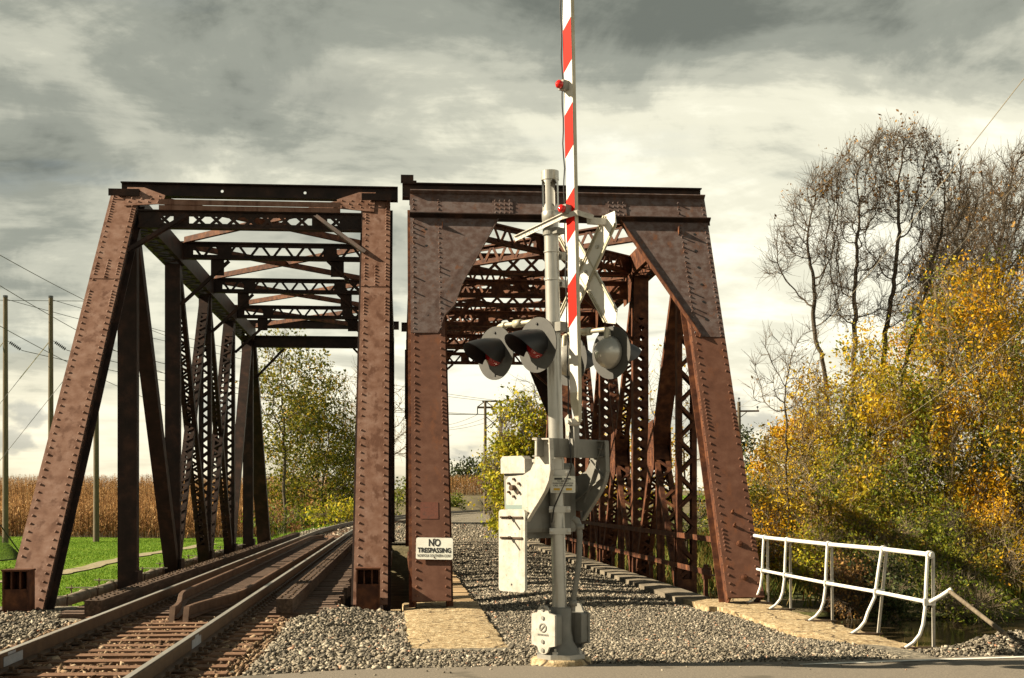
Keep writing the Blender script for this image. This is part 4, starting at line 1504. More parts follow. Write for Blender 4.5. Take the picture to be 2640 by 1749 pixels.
LEANUP = (Q(0, 0, 5) - Q(0, 0, 0)).normalized()
mb = MB()
mb.lathe(B0 - UP * 0.12, UP, [(0.305, 0), (0.30, 0.14), (0.285, 0.165), (0.0, 0.166)], 28)
fo = mb.build('foundation', CONC, SIG, True)
mb = MB()
poly = [B0 + UP * 0.046 + FF * (0.27 * math.cos(a) * (1 if abs(math.cos(a)) < .8 else .93)) + SS * (0.25 * math.sin(a)) for a in [math.pi / 8 + k * math.pi / 4 for k in range(8)]]
mb.prism(poly, UP * 0.045)
bp_ = mb.build('base_plate', SILV, SIG)
for a in range(4):
    p = B0 + UP * 0.091 + FF * (0.19 * math.cos(a * math.pi / 2 + .5)) + SS * (0.19 * math.sin(a * math.pi / 2 + .5))
    mb = MB()
    mb.lathe(p, UP, [(0.032, 0), (0.032, 0.03), (0.014, 0.03), (0.014, 0.06), (0, 0.061)], 6)
    mb.build('anchor_bolt', SILV, bp_)
mb = MB()
mb.lathe(B0 + UP * 0.088, UP, [(0.21, 0), (0.17, 0.04), (0.125, 0.12), (0.105, 0.22), (0.105, 0.44), (0.095, 0.455), (0.0, 0.456)], 24)
cs = mb.build('base_casting', GREYP, SIG, True)
for s in (-1, 1):
    mb = MB()
    c = B0 + UP * 0.335 + FF * (s * 0.135)
    pts = [c + SS * x + UP * z for x, z in ((-0.135, -0.15), (0.135, -0.15), (0.15, -0.135), (0.15, 0.135), (0.135, 0.15), (-0.135, 0.15), (-0.15, 0.135), (-0.15, -0.135))]
    mb.prism(pts if s < 0 else pts, FF * (s * 0.085))
    bx = mb.build('junction_box', GREYP, cs)
    mb = MB()
    out = []
    for x, z in ((-0.165, -0.15), (-0.085, -0.165), (-0.06, -0.215), (-0.03, -0.235), (0.03, -0.235), (0.06, -0.215), (0.085, -0.165), (0.165, -0.15), (0.165, 0.15), (0.085, 0.165), (0.06, 0.215), (0.03, 0.235), (-0.03, 0.235), (-0.06, 0.215), (-0.085, 0.165), (-0.165, 0.15)):
        out.append(B0 + UP * (0.335 + z) + FF * (s * 0.221) + SS * x)
    mb.prism(out, FF * (s * 0.022))
    cv = mb.build('cover_plate', SILVW if s > 0 else GREYP, cs)
    if s > 0:
        mb = MB()
        for z in (-0.2, -0.115, 0.115, 0.2):
            mb.lathe(B0 + UP * (0.335 + z) + FF * 0.243, FF, [(0.022, 0), (0.022, 0.012), (0.0, 0.013)], 5)
        mb.build('cover_bolt', GREYP, cs)
        # raised round emblem
        mb = MB()
        cc = B0 + UP * 0.355 + FF * 0.245
        for k in range(18):
            a0, a1 = k * 2 * math.pi / 18, (k + 1) * 2 * math.pi / 18
            mb.bar(cc + SS * 0.045 * math.cos(a0) + UP * 0.04 * math.sin(a0), cc + SS * 0.045 * math.cos(a1) + UP * 0.04 * math.sin(a1), FF, 0.012, 0.012)
        mb.bar(cc + SS * 0.03 + UP * 0.03, cc - SS * 0.03 - UP * 0.025, FF, 0.012, 0.014)
        for k in range(8):
            mb.obox(B0 + UP * 0.285 + FF * 0.244 + SS * (-0.07 + 0.02 * k), SS, UP, FF, 0.006, 0.009, 0.003)
        mb.build('raised_emblem', GREYP, cs)
# mast
mb = MB()
mb.tube([Q(0, 0, 0.5), Q(0, 0, hy(1075)), Q(0, 0, hy(535))], 0.0715, 28, False)
mast = mb.build('mast', SILV, SIG, True)
mb = MB()
for h in (hy(645), hy(717)):
    mb.lathe(Q(0, 0, h), LEANUP, [(0.073, 0), (0.079, 0.003), (0.079, 0.014), (0.073, 0.017)], 24)
for k, h in enumerate((hy(645), hy(717))):
    mb.obox(Q(-0.12, 0.0, h + 0.008), FF, SS, UP, 0.06, 0.03, 0.012)
mb.build('mast_band', SILV, mast)
# slotted bell housing on top: cylindrical shell with oval openings
mb = MB()
nA, nZ, z0, z1 = 56, 24, hy(540), hy(452)
for R, fl in ((0.082, 1), (0.076, -1)):
    idx = {}
    vs_ = []
    for j in range(nZ + 1):
        for i in range(nA):
            an = 2 * math.pi * i / nA
            idx[i, j] = len(vs_)
            vs_.append(Q(0, 0, lerp(z0, z1, j / nZ)) + RVc * R * math.sin(an) - DVc * R * math.cos(an))
    fs_ = []
    for j in range(nZ):
        for i in range(nA):
            am, zm = 2 * math.pi * (i + .5) / nA, (j + .5) / nZ
            hole = False
            for a0 in (0.45, 0.45 + math.pi / 2, 0.45 + math.pi, 0.45 + 1.5 * math.pi):
                da = (am - a0 + math.pi) % (2 * math.pi) - math.pi
                if (da / 0.5) ** 2 + ((zm - 0.52) / 0.40) ** 4 < 1:
                    hole = True
            if not hole:
                q = (idx[i, j], idx[(i + 1) % nA, j], idx[(i + 1) % nA, j + 1], idx[i, j + 1])
                fs_.append(q if fl > 0 else q[::-1])
    mb.add(vs_, fs_)
mb.lathe(Q(0, 0, hy(565)), LEANUP, [(0.0715, -0.01), (0.088, 0.0), (0.09, 0.09), (0.083, 0.10)], 28)
bh = mb.build('bell_housing', SILV, SIG, True)
mb = MB()
mb.lathe(Q(0, 0, hy(458)), LEANUP, [(0.083, 0.0), (0.088, 0.0), (0.088, 0.088), (0.08, 0.092), (0.0, 0.094)], 28)
mb.build('mast_cap', SILV, SIG)
mb = MB()
mb.lathe(Q(0, 0, hy(545)), LEANUP, [(0.045, 0.0), (0.05, 0.06), (0.03, 0.1), (0, 0.11)], 14)
mb.build('bell', GREYP, bh, True)

# lamps
LH = hy(907)


def lamp(f, s, facing, h):
    d = FF * facing
    c = Q(f, s, h)
    lp_ = MB()
    side = UP.cross(d).normalized()
    lp_.lathe(c, d, [(0.105, 0.0), (0.262, 0.0), (0.262, 0.010), (0.105, 0.010)], 40)
    o = lp_.build('lamp', DISCM, SIG)
    mb = MB()
    mb.lathe(c, -d, [(0.15, -0.002), (0.165, 0.02), (0.155, 0.06), (0.125, 0.12), (0.07, 0.165), (0.0, 0.18)], 24)
    mb.build('housing', SILV if facing < 0 else GREYP, o, True)
    mb = MB()
    mb.lathe(c + d * 0.008, d, [(0.128, 0.0), (0.128, 0.02), (0.118, 0.02), (0.10, 0.045), (0.06, 0.062), (0.0, 0.068)], 24)
    mb.build('lens', REDL, o, True)
    # long hood, open below, drooping forward
    mb = MB()
    nA, nL = 26, 8
    for R in (0.150, 0.144):
        vs_, fs_ = [], []
        for j in range(nL + 1):
            t = j / nL
            for i in range(nA + 1):
                an = math.radians(-20 + 220 * i / nA)
                reach = 0.37 * (0.10 + 0.90 * max(0.0, math.sin((an + 0.35) / 3.85 * math.pi)) ** 0.6)
                rr = R * (1 - 0.10 * t)
                vs_.append(c + d * (0.008 + reach * t) + side * rr * math.cos(an) + UP * (rr * math.sin(an) - 0.06 * t * t))
        m_ = nA + 1
        for j in range(nL):
            for i in range(nA):
                q = (j * m_ + i, j * m_ + i + 1, (j + 1) * m_ + i + 1, (j + 1) * m_ + i)
                fs_.append(q if R > 0.147 else q[::-1])
        mb.add(vs_, fs_)
    mb.build('hood', BLACK, o, True)
    mb = MB()
    mb.lathe(c + UP * 0.2 + d * 0.010, d, [(0.012, 0), (0.012, 0.012), (0, 0.013)], 8)
    mb.obox(c - UP * 0.215 + d * 0.014, side, UP, d, 0.008, 0.012, 0.004)
    mb.build('latch', INK, o)
    # bracket up to the cross pipe
    mb = MB()
    mb.tube([c + UP * 0.12 - d * 0.07, c + UP * 0.24 - d * 0.06, Q(f, s, hy(842)) - d * 0.03], 0.026, 10)
    mb.build('bracket', OLIVE, o, True)
    return o


for f, s, fc in ((0.50, -0.30, 1), (0.50, 0.30, 1), (-0.50, -0.30, -1), (-0.50, 0.30, -1)):
    lamp(f, s, fc, LH + (0.0 if s < 0 else 0.03))
for f in (0.47, -0.47):
    mb = MB()
    sg = 1 if f > 0 else -1
    h = hy(838)
    mb.tube([Q(f, -0.30, h - 0.06), Q(f, -0.295, h - 0.015), Q(f, -0.26, h), Q(f, 0.26, h), Q(f, 0.295, h - 0.015), Q(f, 0.30, h - 0.06)], 0.024, 10)
    mb.tube([Q(0.06 * sg, 0, h), Q(f, 0, h)], 0.026, 10)
    mb.lathe(Q(f, 0, h), SS, [(0.024, -0.05), (0.04, -0.05), (0.04, 0.05), (0.024, 0.05)], 12)
    mb.lathe(Q(f, -0.2, h), SS, [(0.024, -0.02), (0.034, -0.02), (0.034, 0.02), (0.024, 0.02)], 10)
    mb.build('lamp_arm', OLIVE, SIG, True)
mb = MB()
mb.lathe(Q(0, 0, hy(838) - 0.05), LEANUP, [(0.073, 0), (0.085, 0), (0.085, 0.1), (0.073, 0.1)], 24)
mb.obox(Q(0, 0.11, hy(838)), SS, FF, UP, 0.04, 0.05, 0.045)
mb.build('lamp_clamp', GREYP, SIG)

# crossbuck, seen from behind
cbx = thing  # (parts hang on the signal)
cc = Q(-0.33, 0.15, hy(690))
cbo = None
for k, an in enumerate((55, -55)):
    u = (SS * math.cos(math.radians(an)) + UP * math.sin(math.radians(an))).normalized()
    w = FF.cross(u).normalized()
    mb = MB()
    c = cc - FF * (0.012 * k)
    tip = 0.0
    pts = [c + u * 0.67, c + u * 0.57 + w * 0.102, c - u * 0.57 + w * 0.102, c - u * 0.67, c - u * 0.57 - w * 0.102, c + u * 0.57 - w * 0.102]
    mb.prism(pts[::-1], FF * -0.006)
    bl_ = mb.build('crossbuck_blade', WHITE, SIG)
    for s in (-1, 1):
        mb = MB()
        mb.bar(c + u * 0.57 + w * s * 0.097 + FF * 0.010, c - u * 0.57 + w * s * 0.097 + FF * 0.010, FF, 0.018, 0.012)
        mb.bar(c + u * 0.58 + w * s * 0.076 + FF * 0.006, c - u * 0.58 + w * s * 0.076 + FF * 0.006, FF, 0.010, 0.008)
        mb.build('stiffener', OLIVE, bl_)
    if k == 0:
        mb = MB()
        for t in (-0.28, 0.0, 0.28):
            mb.lathe(c + u * t + FF * 0.004, FF, [(0.018, 0), (0.018, 0.025), (0, 0.026)], 6)
        tag(mb.build('bolt', SILV, bl_), kind='stuff')
mb = MB()
mb.obox(Q(-0.20, 0.05, hy(655)), FF, SS, UP, 0.13, 0.02, 0.025)
mb.obox(Q(-0.20, 0.05, hy(725)), FF, SS, UP, 0.13, 0.02, 0.025)
mb.build('crossbuck_bracket', SILV, SIG)
# gate keeper bracket
mb = MB()
a0, a1 = Q(0.10, -0.42, hy(597)), Q(0.10, 0.26, hy(566))
mb.bar(a0, a1, UP, 0.05, 0.008)
mb.bar(a0 + UP * 0.025, a1 + UP * 0.025, FF, 0.04, 0.008)
for k in range(7):
    mb.lathe(a0.lerp(a1, 0.06 + k * 0.085) + FF * 0.006, FF, [(0.006, 0), (0.006, 0.002), (0, 0.002)], 6)
mb.bar(a1, Q(0.05, 0.42, hy(560)), UP, 0.05, 0.008)
mb.bar(Q(0.05, 0.42, hy(560)), Q(-0.15, 0.44, hy(566)), UP, 0.05, 0.008)
kb = mb.build('gate_keeper_bracket', SILVW, SIG)
mb = MB()
mb.bar(Q(-0.12, 0.40, hy(574)), Q(-0.44, 0.42, hy(567)), UP, 0.062, 0.05)
mb.build('keeper_arm', SILVW, SIG)
mb = MB()
mb.lathe(Q(0, 0, hy(592)), LEANUP, [(0.073, -0.03), (0.084, -0.03), (0.084, 0.03), (0.073, 0.03)], 24)
mb.obox(Q(0.0, 0.10, hy(592)), SS, FF, UP, 0.03, 0.05, 0.03)
mb.build('keeper_clamp', GREYP, SIG)

# gate arm
GS = 0.315
g0, g1 = hy(1010), 7.6


def G(f, s, h):
    return Q(0.02 + f, GS + s + 0.004 * (h - 3), h)


mb = MB()
hw = 0.057
ring0 = [G(f, s, g0) for f, s in ((-0.024, -hw), (0.024, -hw), (0.024, hw), (-0.024, hw))]
ring1 = [G(f, s, g1) for f, s in ((-0.024, -hw), (0.024, -hw), (0.024, hw), (-0.024, hw))]
mb.hexa(ring0 + ring1)
arm = mb.build('gate_arm', WHITE, SIG)
mb = MB()
mb.hexa([G(f, s, g0 - .0) for f, s in ((-0.020, hw), (0.020, hw), (0.020, hw + 0.004), (-0.020, hw + 0.004))] + [G(f, s, g1) for f, s in ((-0.020, hw), (0.020, hw), (0.020, hw + 0.004), (-0.020, hw + 0.004))])
mb.build('arm_edge', OLIVE, arm)
mb = MB()
mb.prism([G(0.024, -hw, g0), G(0.024, hw, g0), G(0.024, hw * 0.9, hy(1085)), G(0.024, hw * 0.2, hy(1085)), G(0.024, -hw, hy(1035))], FF * -0.046)
mb.build('arm_shoe', OLIVE, arm)
per = 215.0
for k in range(-2, 4):
    ty, by = 65 + per * k, 171 + per * k
    sl = 30
    pts = [G(0.0255, hw, hy(ty)), G(0.0255, -hw, hy(ty + sl)), G(0.0255, -hw, hy(by + sl)), G(0.0255, hw, hy(by))]
    mb = MB()
    mb.prism(pts, FF * 0.0015)
    mb.build('red_stripe', REDR, arm)
for y in (236, 549):
    h = hy(y)
    mb = MB()
    mb.obox(G(0.065, -0.02, h), FF, SS, UP, 0.038, 0.036, 0.045)
    lb = mb.build('arm_lamp', GREYP, arm)
    mb = MB()
    mb.lathe(G(0.103, -0.02, h), FF, [(0.034, 0), (0.040, 0.010), (0.039, 0.034), (0.024, 0.05), (0, 0.055)], 16)
    mb.build('lens', REDL if False else M_plain('red_marker_lens', (0.55, 0.01, 0.01), 0.15, spec=0.6), lb, True)
mb = MB()
cpts = []
h = hy(1100)
k = 0
while h < g1:
    cpts.append(G(0.035 + 0.004 * math.sin(k * 1.7), -hw - 0.005 - 0.012 * abs(math.sin(k * 0.9)), h))
    h += 0.12
    k += 1
mb.tube(cpts, 0.007, 6)
mb.tube([G(0.04, -hw + .01, hy(1060)), G(0.06, -hw + .02, hy(1120)), G(0.075, -hw + .05, hy(1200)), Q(0.14, 0.1, hy(1300)), Q(0.15, 0.07, hy(1340))], 0.008, 6)
mb.build('arm_cable', BLACK, arm, True)
# shear-pin bracket and clevis
mb = MB()
mb.obox(G(0.0, -0.06, hy(1125)), FF, SS, UP, 0.035, 0.06, 0.19)
mb.build('arm_bracket', GREYP, SIG)
mb = MB()
mb.lathe(G(0.10, 0.0, hy(1086)), FF, [(0.035, -0.12), (0.035, 0.0), (0.02, 0.0), (0.02, 0.03), (0, 0.031)], 12)
mb.prism([G(0.05, -0.10, hy(1075)), G(0.05, -0.05, hy(1065)), G(0.05, -0.03, hy(1110)), G(0.05, -0.055, hy(1122)), G(0.05, -0.08, hy(1118))], FF * 0.012)
mb.build('clevis', SILVW, SIG)
# cross bar and counterweight support plates
mb = MB()
c0, c1 = Q(0.47, 0.22, hy(1150)), Q(-0.41, 0.22, hy(1150))
mb.bar(c0, c1, UP, 0.175, 0.012)
for z in (-0.085, 0.085):
    mb.bar(c0 + UP * z - SS * 0.03, c1 + UP * z - SS * 0.03, SS, 0.06, 0.01)
mb.build('cross_bar', GREYP, SIG)


def zp(x, y, f):
    s = 0.22 + (x - 382) * 0.00244
    return Q(f, s, (650.0 - y * 0.4274) / 261.4)


plate_out = [(335, 185), (430, 188), (432, 370), (420, 430), (395, 490), (360, 550), (325, 605), (288, 668), (284, 612), (165, 602), (158, 560), (158, 425), (175, 402), (262, 394), (305, 366), (330, 312)]
for f, nm in ((0.36, 0), (-0.40, 1)):
    mb = MB()
    mb.prism([zp(x, y, f) for x, y in plate_out], FF * (0.022))
    sp = mb.build('counterweight_support', SILVW if nm == 0 else GREYP, SIG)
    mb = MB()
    fr = f + 0.022 if nm == 0 else f + 0.022
    outl = plate_out[:9]
    for (x0, y0), (x1, y1) in zip(outl[:-1], outl[1:]):
        mb.bar(zp(x0, y0, fr + 0.012), zp(x1, y1, fr + 0.012), FF, 0.05, 0.014)
    if nm == 1:
        for (x0, y0), (x1, y1) in (((415, 200), (300, 560)), ((340, 300), (420, 420)), ((415, 230), (345, 230)), ((415, 280), (345, 280)), ((420, 400), (200, 590))):
            mb.bar(zp(x0, y0, fr + 0.012), zp(x1, y1, fr + 0.012), FF, 0.04, 0.01)
    mb.build('stiffening_rib', SILVW if nm == 0 else GREYP, sp)
    mb = MB()
    pc_ = zp(208, 470, fr)
    mb.lathe(pc_, FF, [(0.028, 0), (0.028, 0.05), (0.0, 0.051)], 10)
    for k in range(6):
        a = k * math.pi / 3 + .5
        mb.lathe(pc_ + SS * 0.085 * math.cos(a) + UP * 0.085 * math.sin(a), FF, [(0.014, 0), (0.014, 0.022), (0, 0.023)], 6)
    mb.build('hub_bolt', RAILM if nm == 0 else GREYP, sp)
    if nm == 1:
        mb = MB()
        mb.lathe(pc_, FF, [(0.12, 0), (0.12, 0.05), (0.09, 0.07), (0, 0.071)], 20)
        mb.build('hub', GREYP, sp, True)
# counterweight slab with long bolts
cwc = Q(0.415, -0.195, 1.105)
mb = MB()
mb.prism(rrect(cwc, SS, UP, 0.38, 0.80, 0.035), FF * 0.03)
cw = mb.build('counterweight', SILVW, SIG)
for z in (0.325, 0.125):
    mb = MB()
    p = cwc + UP * z + FF * 0.03
    mb.tube([p, p + FF * 0.14], 0.009, 6)
    mb.lathe(p + FF * 0.02, FF, [(0.02, 0), (0.02, 0.02), (0.01, 0.021)], 6)
    mb.bar(p + SS * -0.16 + FF * 0.008, p + SS * 0.16 + FF * 0.008, UP, 0.018, 0.014)
    mb.build('weight_bolt', RAILM, cw)
mb = MB()
mb.lathe(cwc - UP * 0.33 + FF * 0.0305, FF, [(0.011, 0), (0.011, 0.001), (0, 0.0011)], 8)
mb.build('bolt_hole', INK, cw)
mb = MB()
mb.obox(Q(0.37, -0.22, 1.55), FF, SS, UP, 0.012, 0.12, 0.04)
mb.build('viewing_window', GLASSY, SIG)
# mechanism box behind the mast
mb = MB()
pts = [Q(0.34, s, h) for s, h in ((-0.40, 1.42), (-0.36, 1.30), (-0.10, 1.28), (-0.085, 1.32), (-0.085, 1.93), (-0.12, 1.97), (-0.37, 1.97), (-0.40, 1.93))]
mb.prism(pts, FF * -0.68)
mx_ = mb.build('gate_mechanism', GREYP, SIG)
mb = MB()
pts = [Q(0.372, s, h) for s, h in ((-0.41, 1.86), (-0.06, 1.86), (-0.06, 2.0), (-0.10, 2.03), (-0.38, 2.03), (-0.41, 2.0))]
mb.prism(pts, FF * -0.10)
for f in (0.1, -0.15):
    mb.obox(Q(f, -0.24, 1.985), FF, SS, UP, 0.06, 0.14, 0.018)
mb.build('mechanism_cover', SILVW, mx_)
mb = MB()
mb.obox(Q(0.1, -0.25, 1.25), FF, SS, UP, 0.2, 0.1, 0.03)
mb.build('mechanism_foot', GREYP, mx_)
# mast brackets facing the camera
CN = -DVc
for y in (1212, 1306, 1362):
    h = hy(y)
    mb = MB()
    c = Q(0, 0, h) + CN * 0.078 + RVc * 0.02
    mb.obox(c, RVc, UP, CN, 0.105, 0.03, 0.008)
    o = mb.build('mast_clamp', SILV, SIG)
    for s in (-0.085, 0.085):
        mb = MB()
        mb.lathe(c + RVc * s + CN * 0.008, CN, [(0.024, 0), (0.024, 0.014), (0.013, 0.015), (0.013, 0.04), (0, 0.041)], 6)
        mb.build('clamp_bolt', SILV, o)
    mb = MB()
    for s in (-0.095, 0.095):
        mb.obox(c + RVc * s - CN * 0.11, RVc, UP, CN, 0.008, 0.025, 0.10)
    mb.build('clamp_strap', GREYP, o)
mb = MB()
mb.obox(Q(0, 0, hy(1190)) + CN * 0.05 + RVc * 0.0, RVc, UP, CN, 0.052, 0.05, 0.03)
mb.build('mast_terminal', SILV, SIG)
# emergency number plate
nc = Q(0, 0, hy(1242)) + CN * 0.10 + RVc * 0.055
mb = MB()
mb.prism(rrect(nc, RVc, UP, 0.245, 0.165, 0.008, 2), CN * 0.003)
ep = mb.build('emergency_plate', SIGNW, SIG)
for body, size, dz_, xs in (('TO REPORT', 0.021, 0.030, 1.0), ('CROSSING SIGNAL MALFUNCTION', 0.0165, 0.010, 0.78), ('CALL 1-877-205-4285', 0.022, -0.012, 0.95)):
    text_mesh('lettering', body, size, nc + UP * dz_ + CN * 0.0045, RVc, UP, INK, ep, xs, 0.0006)
mb = MB()
mb.obox(nc + UP * 0.054 - RVc * 0.045 + CN * 0.0038, RVc, UP, CN, 0.038, 0.009, 0.0006)
mb.obox(nc + UP * 0.054 + RVc * 0.045 + CN * 0.0038, RVc, UP, CN, 0.032, 0.007, 0.0006)
mb.obox(nc - UP * 0.066 + CN * 0.0038, RVc, UP, CN, 0.105, 0.0012, 0.0006)
mb.build('printed_block', INK, ep)
for s in (-1, 1):
    mb = MB()
    mb.obox(nc - UP * 0.048 + RVc * (0.06 * s) + CN * 0.0038, RVc, UP, CN, 0.03, 0.011, 0.0006)
    mb.build('printed_label', YINK, ep)
# small number tag on the bracket behind the mast
tg = Q(-0.22, 0.21, hy(1183))
# flexible conduit
mb = MB()


def cq(x, y, d=0.0):
    return Q(0, 0, 0) + RVc * ((x - 1446) / 261.4) + UP * hy(y) + CN * d


mb.tube([cq(1478, 1330, .05), cq(1486, 1334, .07), cq(1492, 1348, .07), cq(1494, 1375, .06), cq(1492, 1440, .05), cq(1484, 1500, .03), cq(1477, 1545, .0), cq(1476, 1570, 0.0)], [0.03, 0.034, 0.03, 0.028, 0.028, 0.028, 0.028, 0.028], 12)
mb.lathe(cq(1494, 1352, .07), UP, [(0.028, -0.02), (0.042, -0.02), (0.042, 0.03), (0.028, 0.03)], 12)
mb.lathe(cq(1477, 1548, 0), UP, [(0.028, -0.03), (0.042, -0.03), (0.042, 0.03), (0.028, 0.03)], 12)
mb.build('conduit', GREYP, SIG, True)

# ================================================================ white handrail
HR = thing('handrail', 'white tubular handrail on curved posts along the concrete wall at right', 'handrail', (6.05, 18, 0))
hp = [(5.92, 21.85), (5.92, 20.55), (5.93, 18.55), (5.93, 16.75), (6.0, 15.1)]
tops = []
for i, (x, y) in enumerate(hp):
    lean = 0.13 if i == 3 else 0.0
    zt = 1.17
    tp = V3((x + 0.13 + lean, y, zt))
    tops.append(tp)
    mb = MB()
    ins = [tp + V3((-0.02, 0, 0)), tp + V3((-0.035 - lean * .2, 0, -0.25)), tp + V3((-0.05 - lean * .5, 0, -0.62)), V3((x + 0.055, y, 0.36)), V3((x + 0.015, y, 0.24)), V3((x - 0.06, y, 0.15)), V3((x - 0.16, y, 0.085))]
    mb.tube(ins, 0.021, 10)
    cl = mb.build('curved_leg', WHITE, HR, True)
    mb = MB()
    mb.bar(tp + V3((0.045, 0.0, -0.02)), V3((x + 0.19, y + 0.02, 0.0 if i < 4 else -0.15)), V3((0, 1, 0)), 0.038, 0.028)
    mb.build('straight_leg', SILVW, HR)
    mb = MB()
    mb.lathe(tp + V3((0, -0.045, 0)), (0, 1, 0), [(0.026, 0), (0.046, 0), (0.046, 0.07), (0.026, 0.07)], 14)
    mb.build('rail_socket', WHITE, HR)
    mb = MB()
    zm = 0.62
    mb.obox((x + 0.13 + lean * .55, y, zm), (1, 0, 0), (0, 1, 0), (0, 0, 1), 0.07, 0.02, 0.04)
    mb.build('rail_socket', WHITE, HR)
    mb = MB()
    mb.box(x - 0.20, x + 0.24, y - 0.05, y + 0.05, 0.072, 0.095)
    mb.build('foot_plate', RAILM, HR)
mb = MB()
mb.tube([V3((5.98, 22.25, 1.19))] + tops + [tops[-1] + V3((0.005, -0.08, 0))], 0.029, 12)
mb.build('top_rail', WHITE, HR, True)
mb = MB()
mids = [V3((5.98, 22.1, 0.63))] + [V3((t.x - (0.03 if i != 3 else 0.08), t.y, 0.62)) for i, t in enumerate(tops)]
mb.tube(mids, 0.024, 12)
mb.build('middle_rail', WHITE, HR, True)
mb = MB()
e = mids[-1]
mb.tube([e + V3((0.03, -0.02, 0.0)), e + V3((0.12, -0.10, 0.07)), e + V3((0.22, -0.18, 0.16))], 0.026, 12)
mb.build('rail_stub', WHITE, HR, True)
mb = MB()
mb.tube([e + V3((0.20, -0.15, 0.14)), P(2590, 1634, 13.9)], 0.024, 12)
mb.build('brace_pole', POLEM, HR, True)
mb = MB()
mb.box(6.15, 6.75, 14.35, 14.8, -0.4, 0.10)
tag(mb.build('footing_block', CONC), 'small concrete block behind the last handrail post', 'concrete block')

# ================================================================ pipe along the left truss
PI_ = thing('water_pipe', 'buff pipe on hanger rods outside the left truss', 'pipe', (-5.85, 20, 0))
mb = MB()
mb.tube([(-5.86, 14.0, 0.02), (-5.86, 54.0, 0.02)], 0.10, 16)
mb.build('pipe_run', PIPEM, PI_, True)
for i in range(14):
    y = 18.6 + i * 2.3
    mb = MB()
    mb.lathe((-5.86, y, 0.02), (0, 1, 0), [(0.10, -0.04), (0.125, -0.04), (0.125, 0.04), (0.10, 0.04)], 16)
    mb.build('pipe_coupling', PIPEM, PI_, True)
    for x in (-6.1, -5.62):
        mb = MB()
        mb.tube([(x, y, -0.30), (x, y, 0.20)], 0.013, 6)
        mb.lathe((x, y, 0.13), (0, 0, 1), [(0.03, 0), (0.03, 0.03), (0, 0.031)], 6)
        mb.build('hanger_rod', RAILM, PI_)
    mb = MB()
    mb.box(-6.2, -5.52, y - 0.025, y + 0.025, 0.152, 0.168)
    mb.build('hanger_strap', OLIVE, PI_)

# ================================================================ utility poles and wires
def gz(x, y):
    return float(ground_z(x, y))


def catenary(A, B, sag, n=24):
    return [A.lerp(B, t / n) - UP * (4 * sag * (t / n) * (1 - t / n)) for t in range(n + 1)]


def wire(pts, r, label, mat=None, group=None):
    mb = MB()
    mb.tube(pts, r, 5, False)
    return tag(mb.build('power_line', mat or WIREM), label, 'power line', group)


PZ = 93.0
polex = [14, 131, 248]
plab = ['tall wooden pole at the far left edge of the lawn', 'tall wooden pole second from the left edge, beside the inclined post', 'tall wooden pole standing right of the leftmost inclined post']
ptop, pins = [], []
for i, x in enumerate(polex):
    Zp = PZ - 0.0 + i * 1.0
    b = P(x, 1400, Zp)
    b.z = gz(b.x, b.y)
    t = P(x, 764 + i * 1.0, Zp)
    po = thing('utility_pole', plab[i], 'utility pole', b, 'three dead-end poles on the lawn')
    mb = MB()
    mb.tube([b - UP * 0.3, b.lerp(t, 0.5), t], [0.22, 0.19, 0.155], 12)
    mb.build('pole', POLEM, po, True)
    ptop.append(t)
    # insulator string pulled towards the far frame
    at = P(x + 4, 878, Zp)
    dirn = (P(x + 44, 905, Zp + 0.8) - at).normalized()
    mb = MB()
    mb.tube([at, at + dirn * 1.25], 0.02, 5)
    for k in range(7):
        mb.lathe(at + dirn * (0.25 + 0.13 * k), dirn, [(0.02, 0), (0.125, 0.02), (0.125, 0.04), (0.02, 0.06)], 10)
    mb.build('insulator', INSUL, po)
    pins.append(at + dirn * 1.25)
    # guy with strain rod
    ga = P(x - 3, 880, Zp)
    ge = P(x - 250, 1190, Zp - 3)
    mb = MB()
    mb.tube([ga, ga.lerp(ge, 0.32)], 0.035, 6)
    mb.build('strain_rod', WIREL, po)
    mb = MB()
    mb.tube([ga.lerp(ge, 0.32), ge], 0.018, 5)
    mb.build('guy_wire', WIREM, po)
    mb = MB()
    mb.tube([t - UP * 0.1, t + UP * 0.05], 0.17, 10)
    mb.build('pole_cap', INSUL, po)
wire([P(-300, 756, PZ), ptop[0] - UP * .3, ptop[1] - UP * .3, ptop[2] - UP * .3], 0.02, 'level wire tying the tops of the three poles on the lawn')
HZ = 150.0
hf0, hf1 = P(1251, 1034, HZ), P(1291, 1034, HZ)
HFo = thing('transmission_frame', 'far H shaped transmission frame above the yellow shrub', 'transmission frame', V3((hf0.x, hf0.y, 0)))
for q in (hf0, hf1):
    mb = MB()
    mb.tube([V3((q.x, q.y, -0.5)), q], [0.20, 0.15], 8)
    mb.build('pole', POLEM, HFo, True)
mb = MB()
mb.bar(P(1243, 1035, HZ), P(1299, 1035, HZ), UP, 0.18, 0.14)
mb.build('top_beam', POLEM, HFo)
mb = MB()
mb.bar(P(1230, 1051, HZ), P(1314, 1051, HZ), UP, 0.22, 0.16)
mb.build('cross_arm', POLEM, HFo)
for x0, y0, x1, y1 in ((1232, 1049, 1249, 1036), (1312, 1049, 1293, 1036), (1253, 1036, 1271, 1050), (1289, 1036, 1271, 1050), (1253, 1075, 1289, 1106), (1289, 1075, 1253, 1106)):
    mb = MB()
    mb.bar(P(x0, y0, HZ), P(x1, y1, HZ), DVc, 0.08, 0.10)
    mb.build('brace', POLEM, HFo)
arms = []
for x in (1231, 1271, 1313):
    a_ = P(x, 1052, HZ)
    mb = MB()
    mb.tube([a_, a_ - UP * 0.75], 0.07, 6)
    mb.build('insulator', INSUL, HFo)
    arms.append(a_ - UP * 0.75)
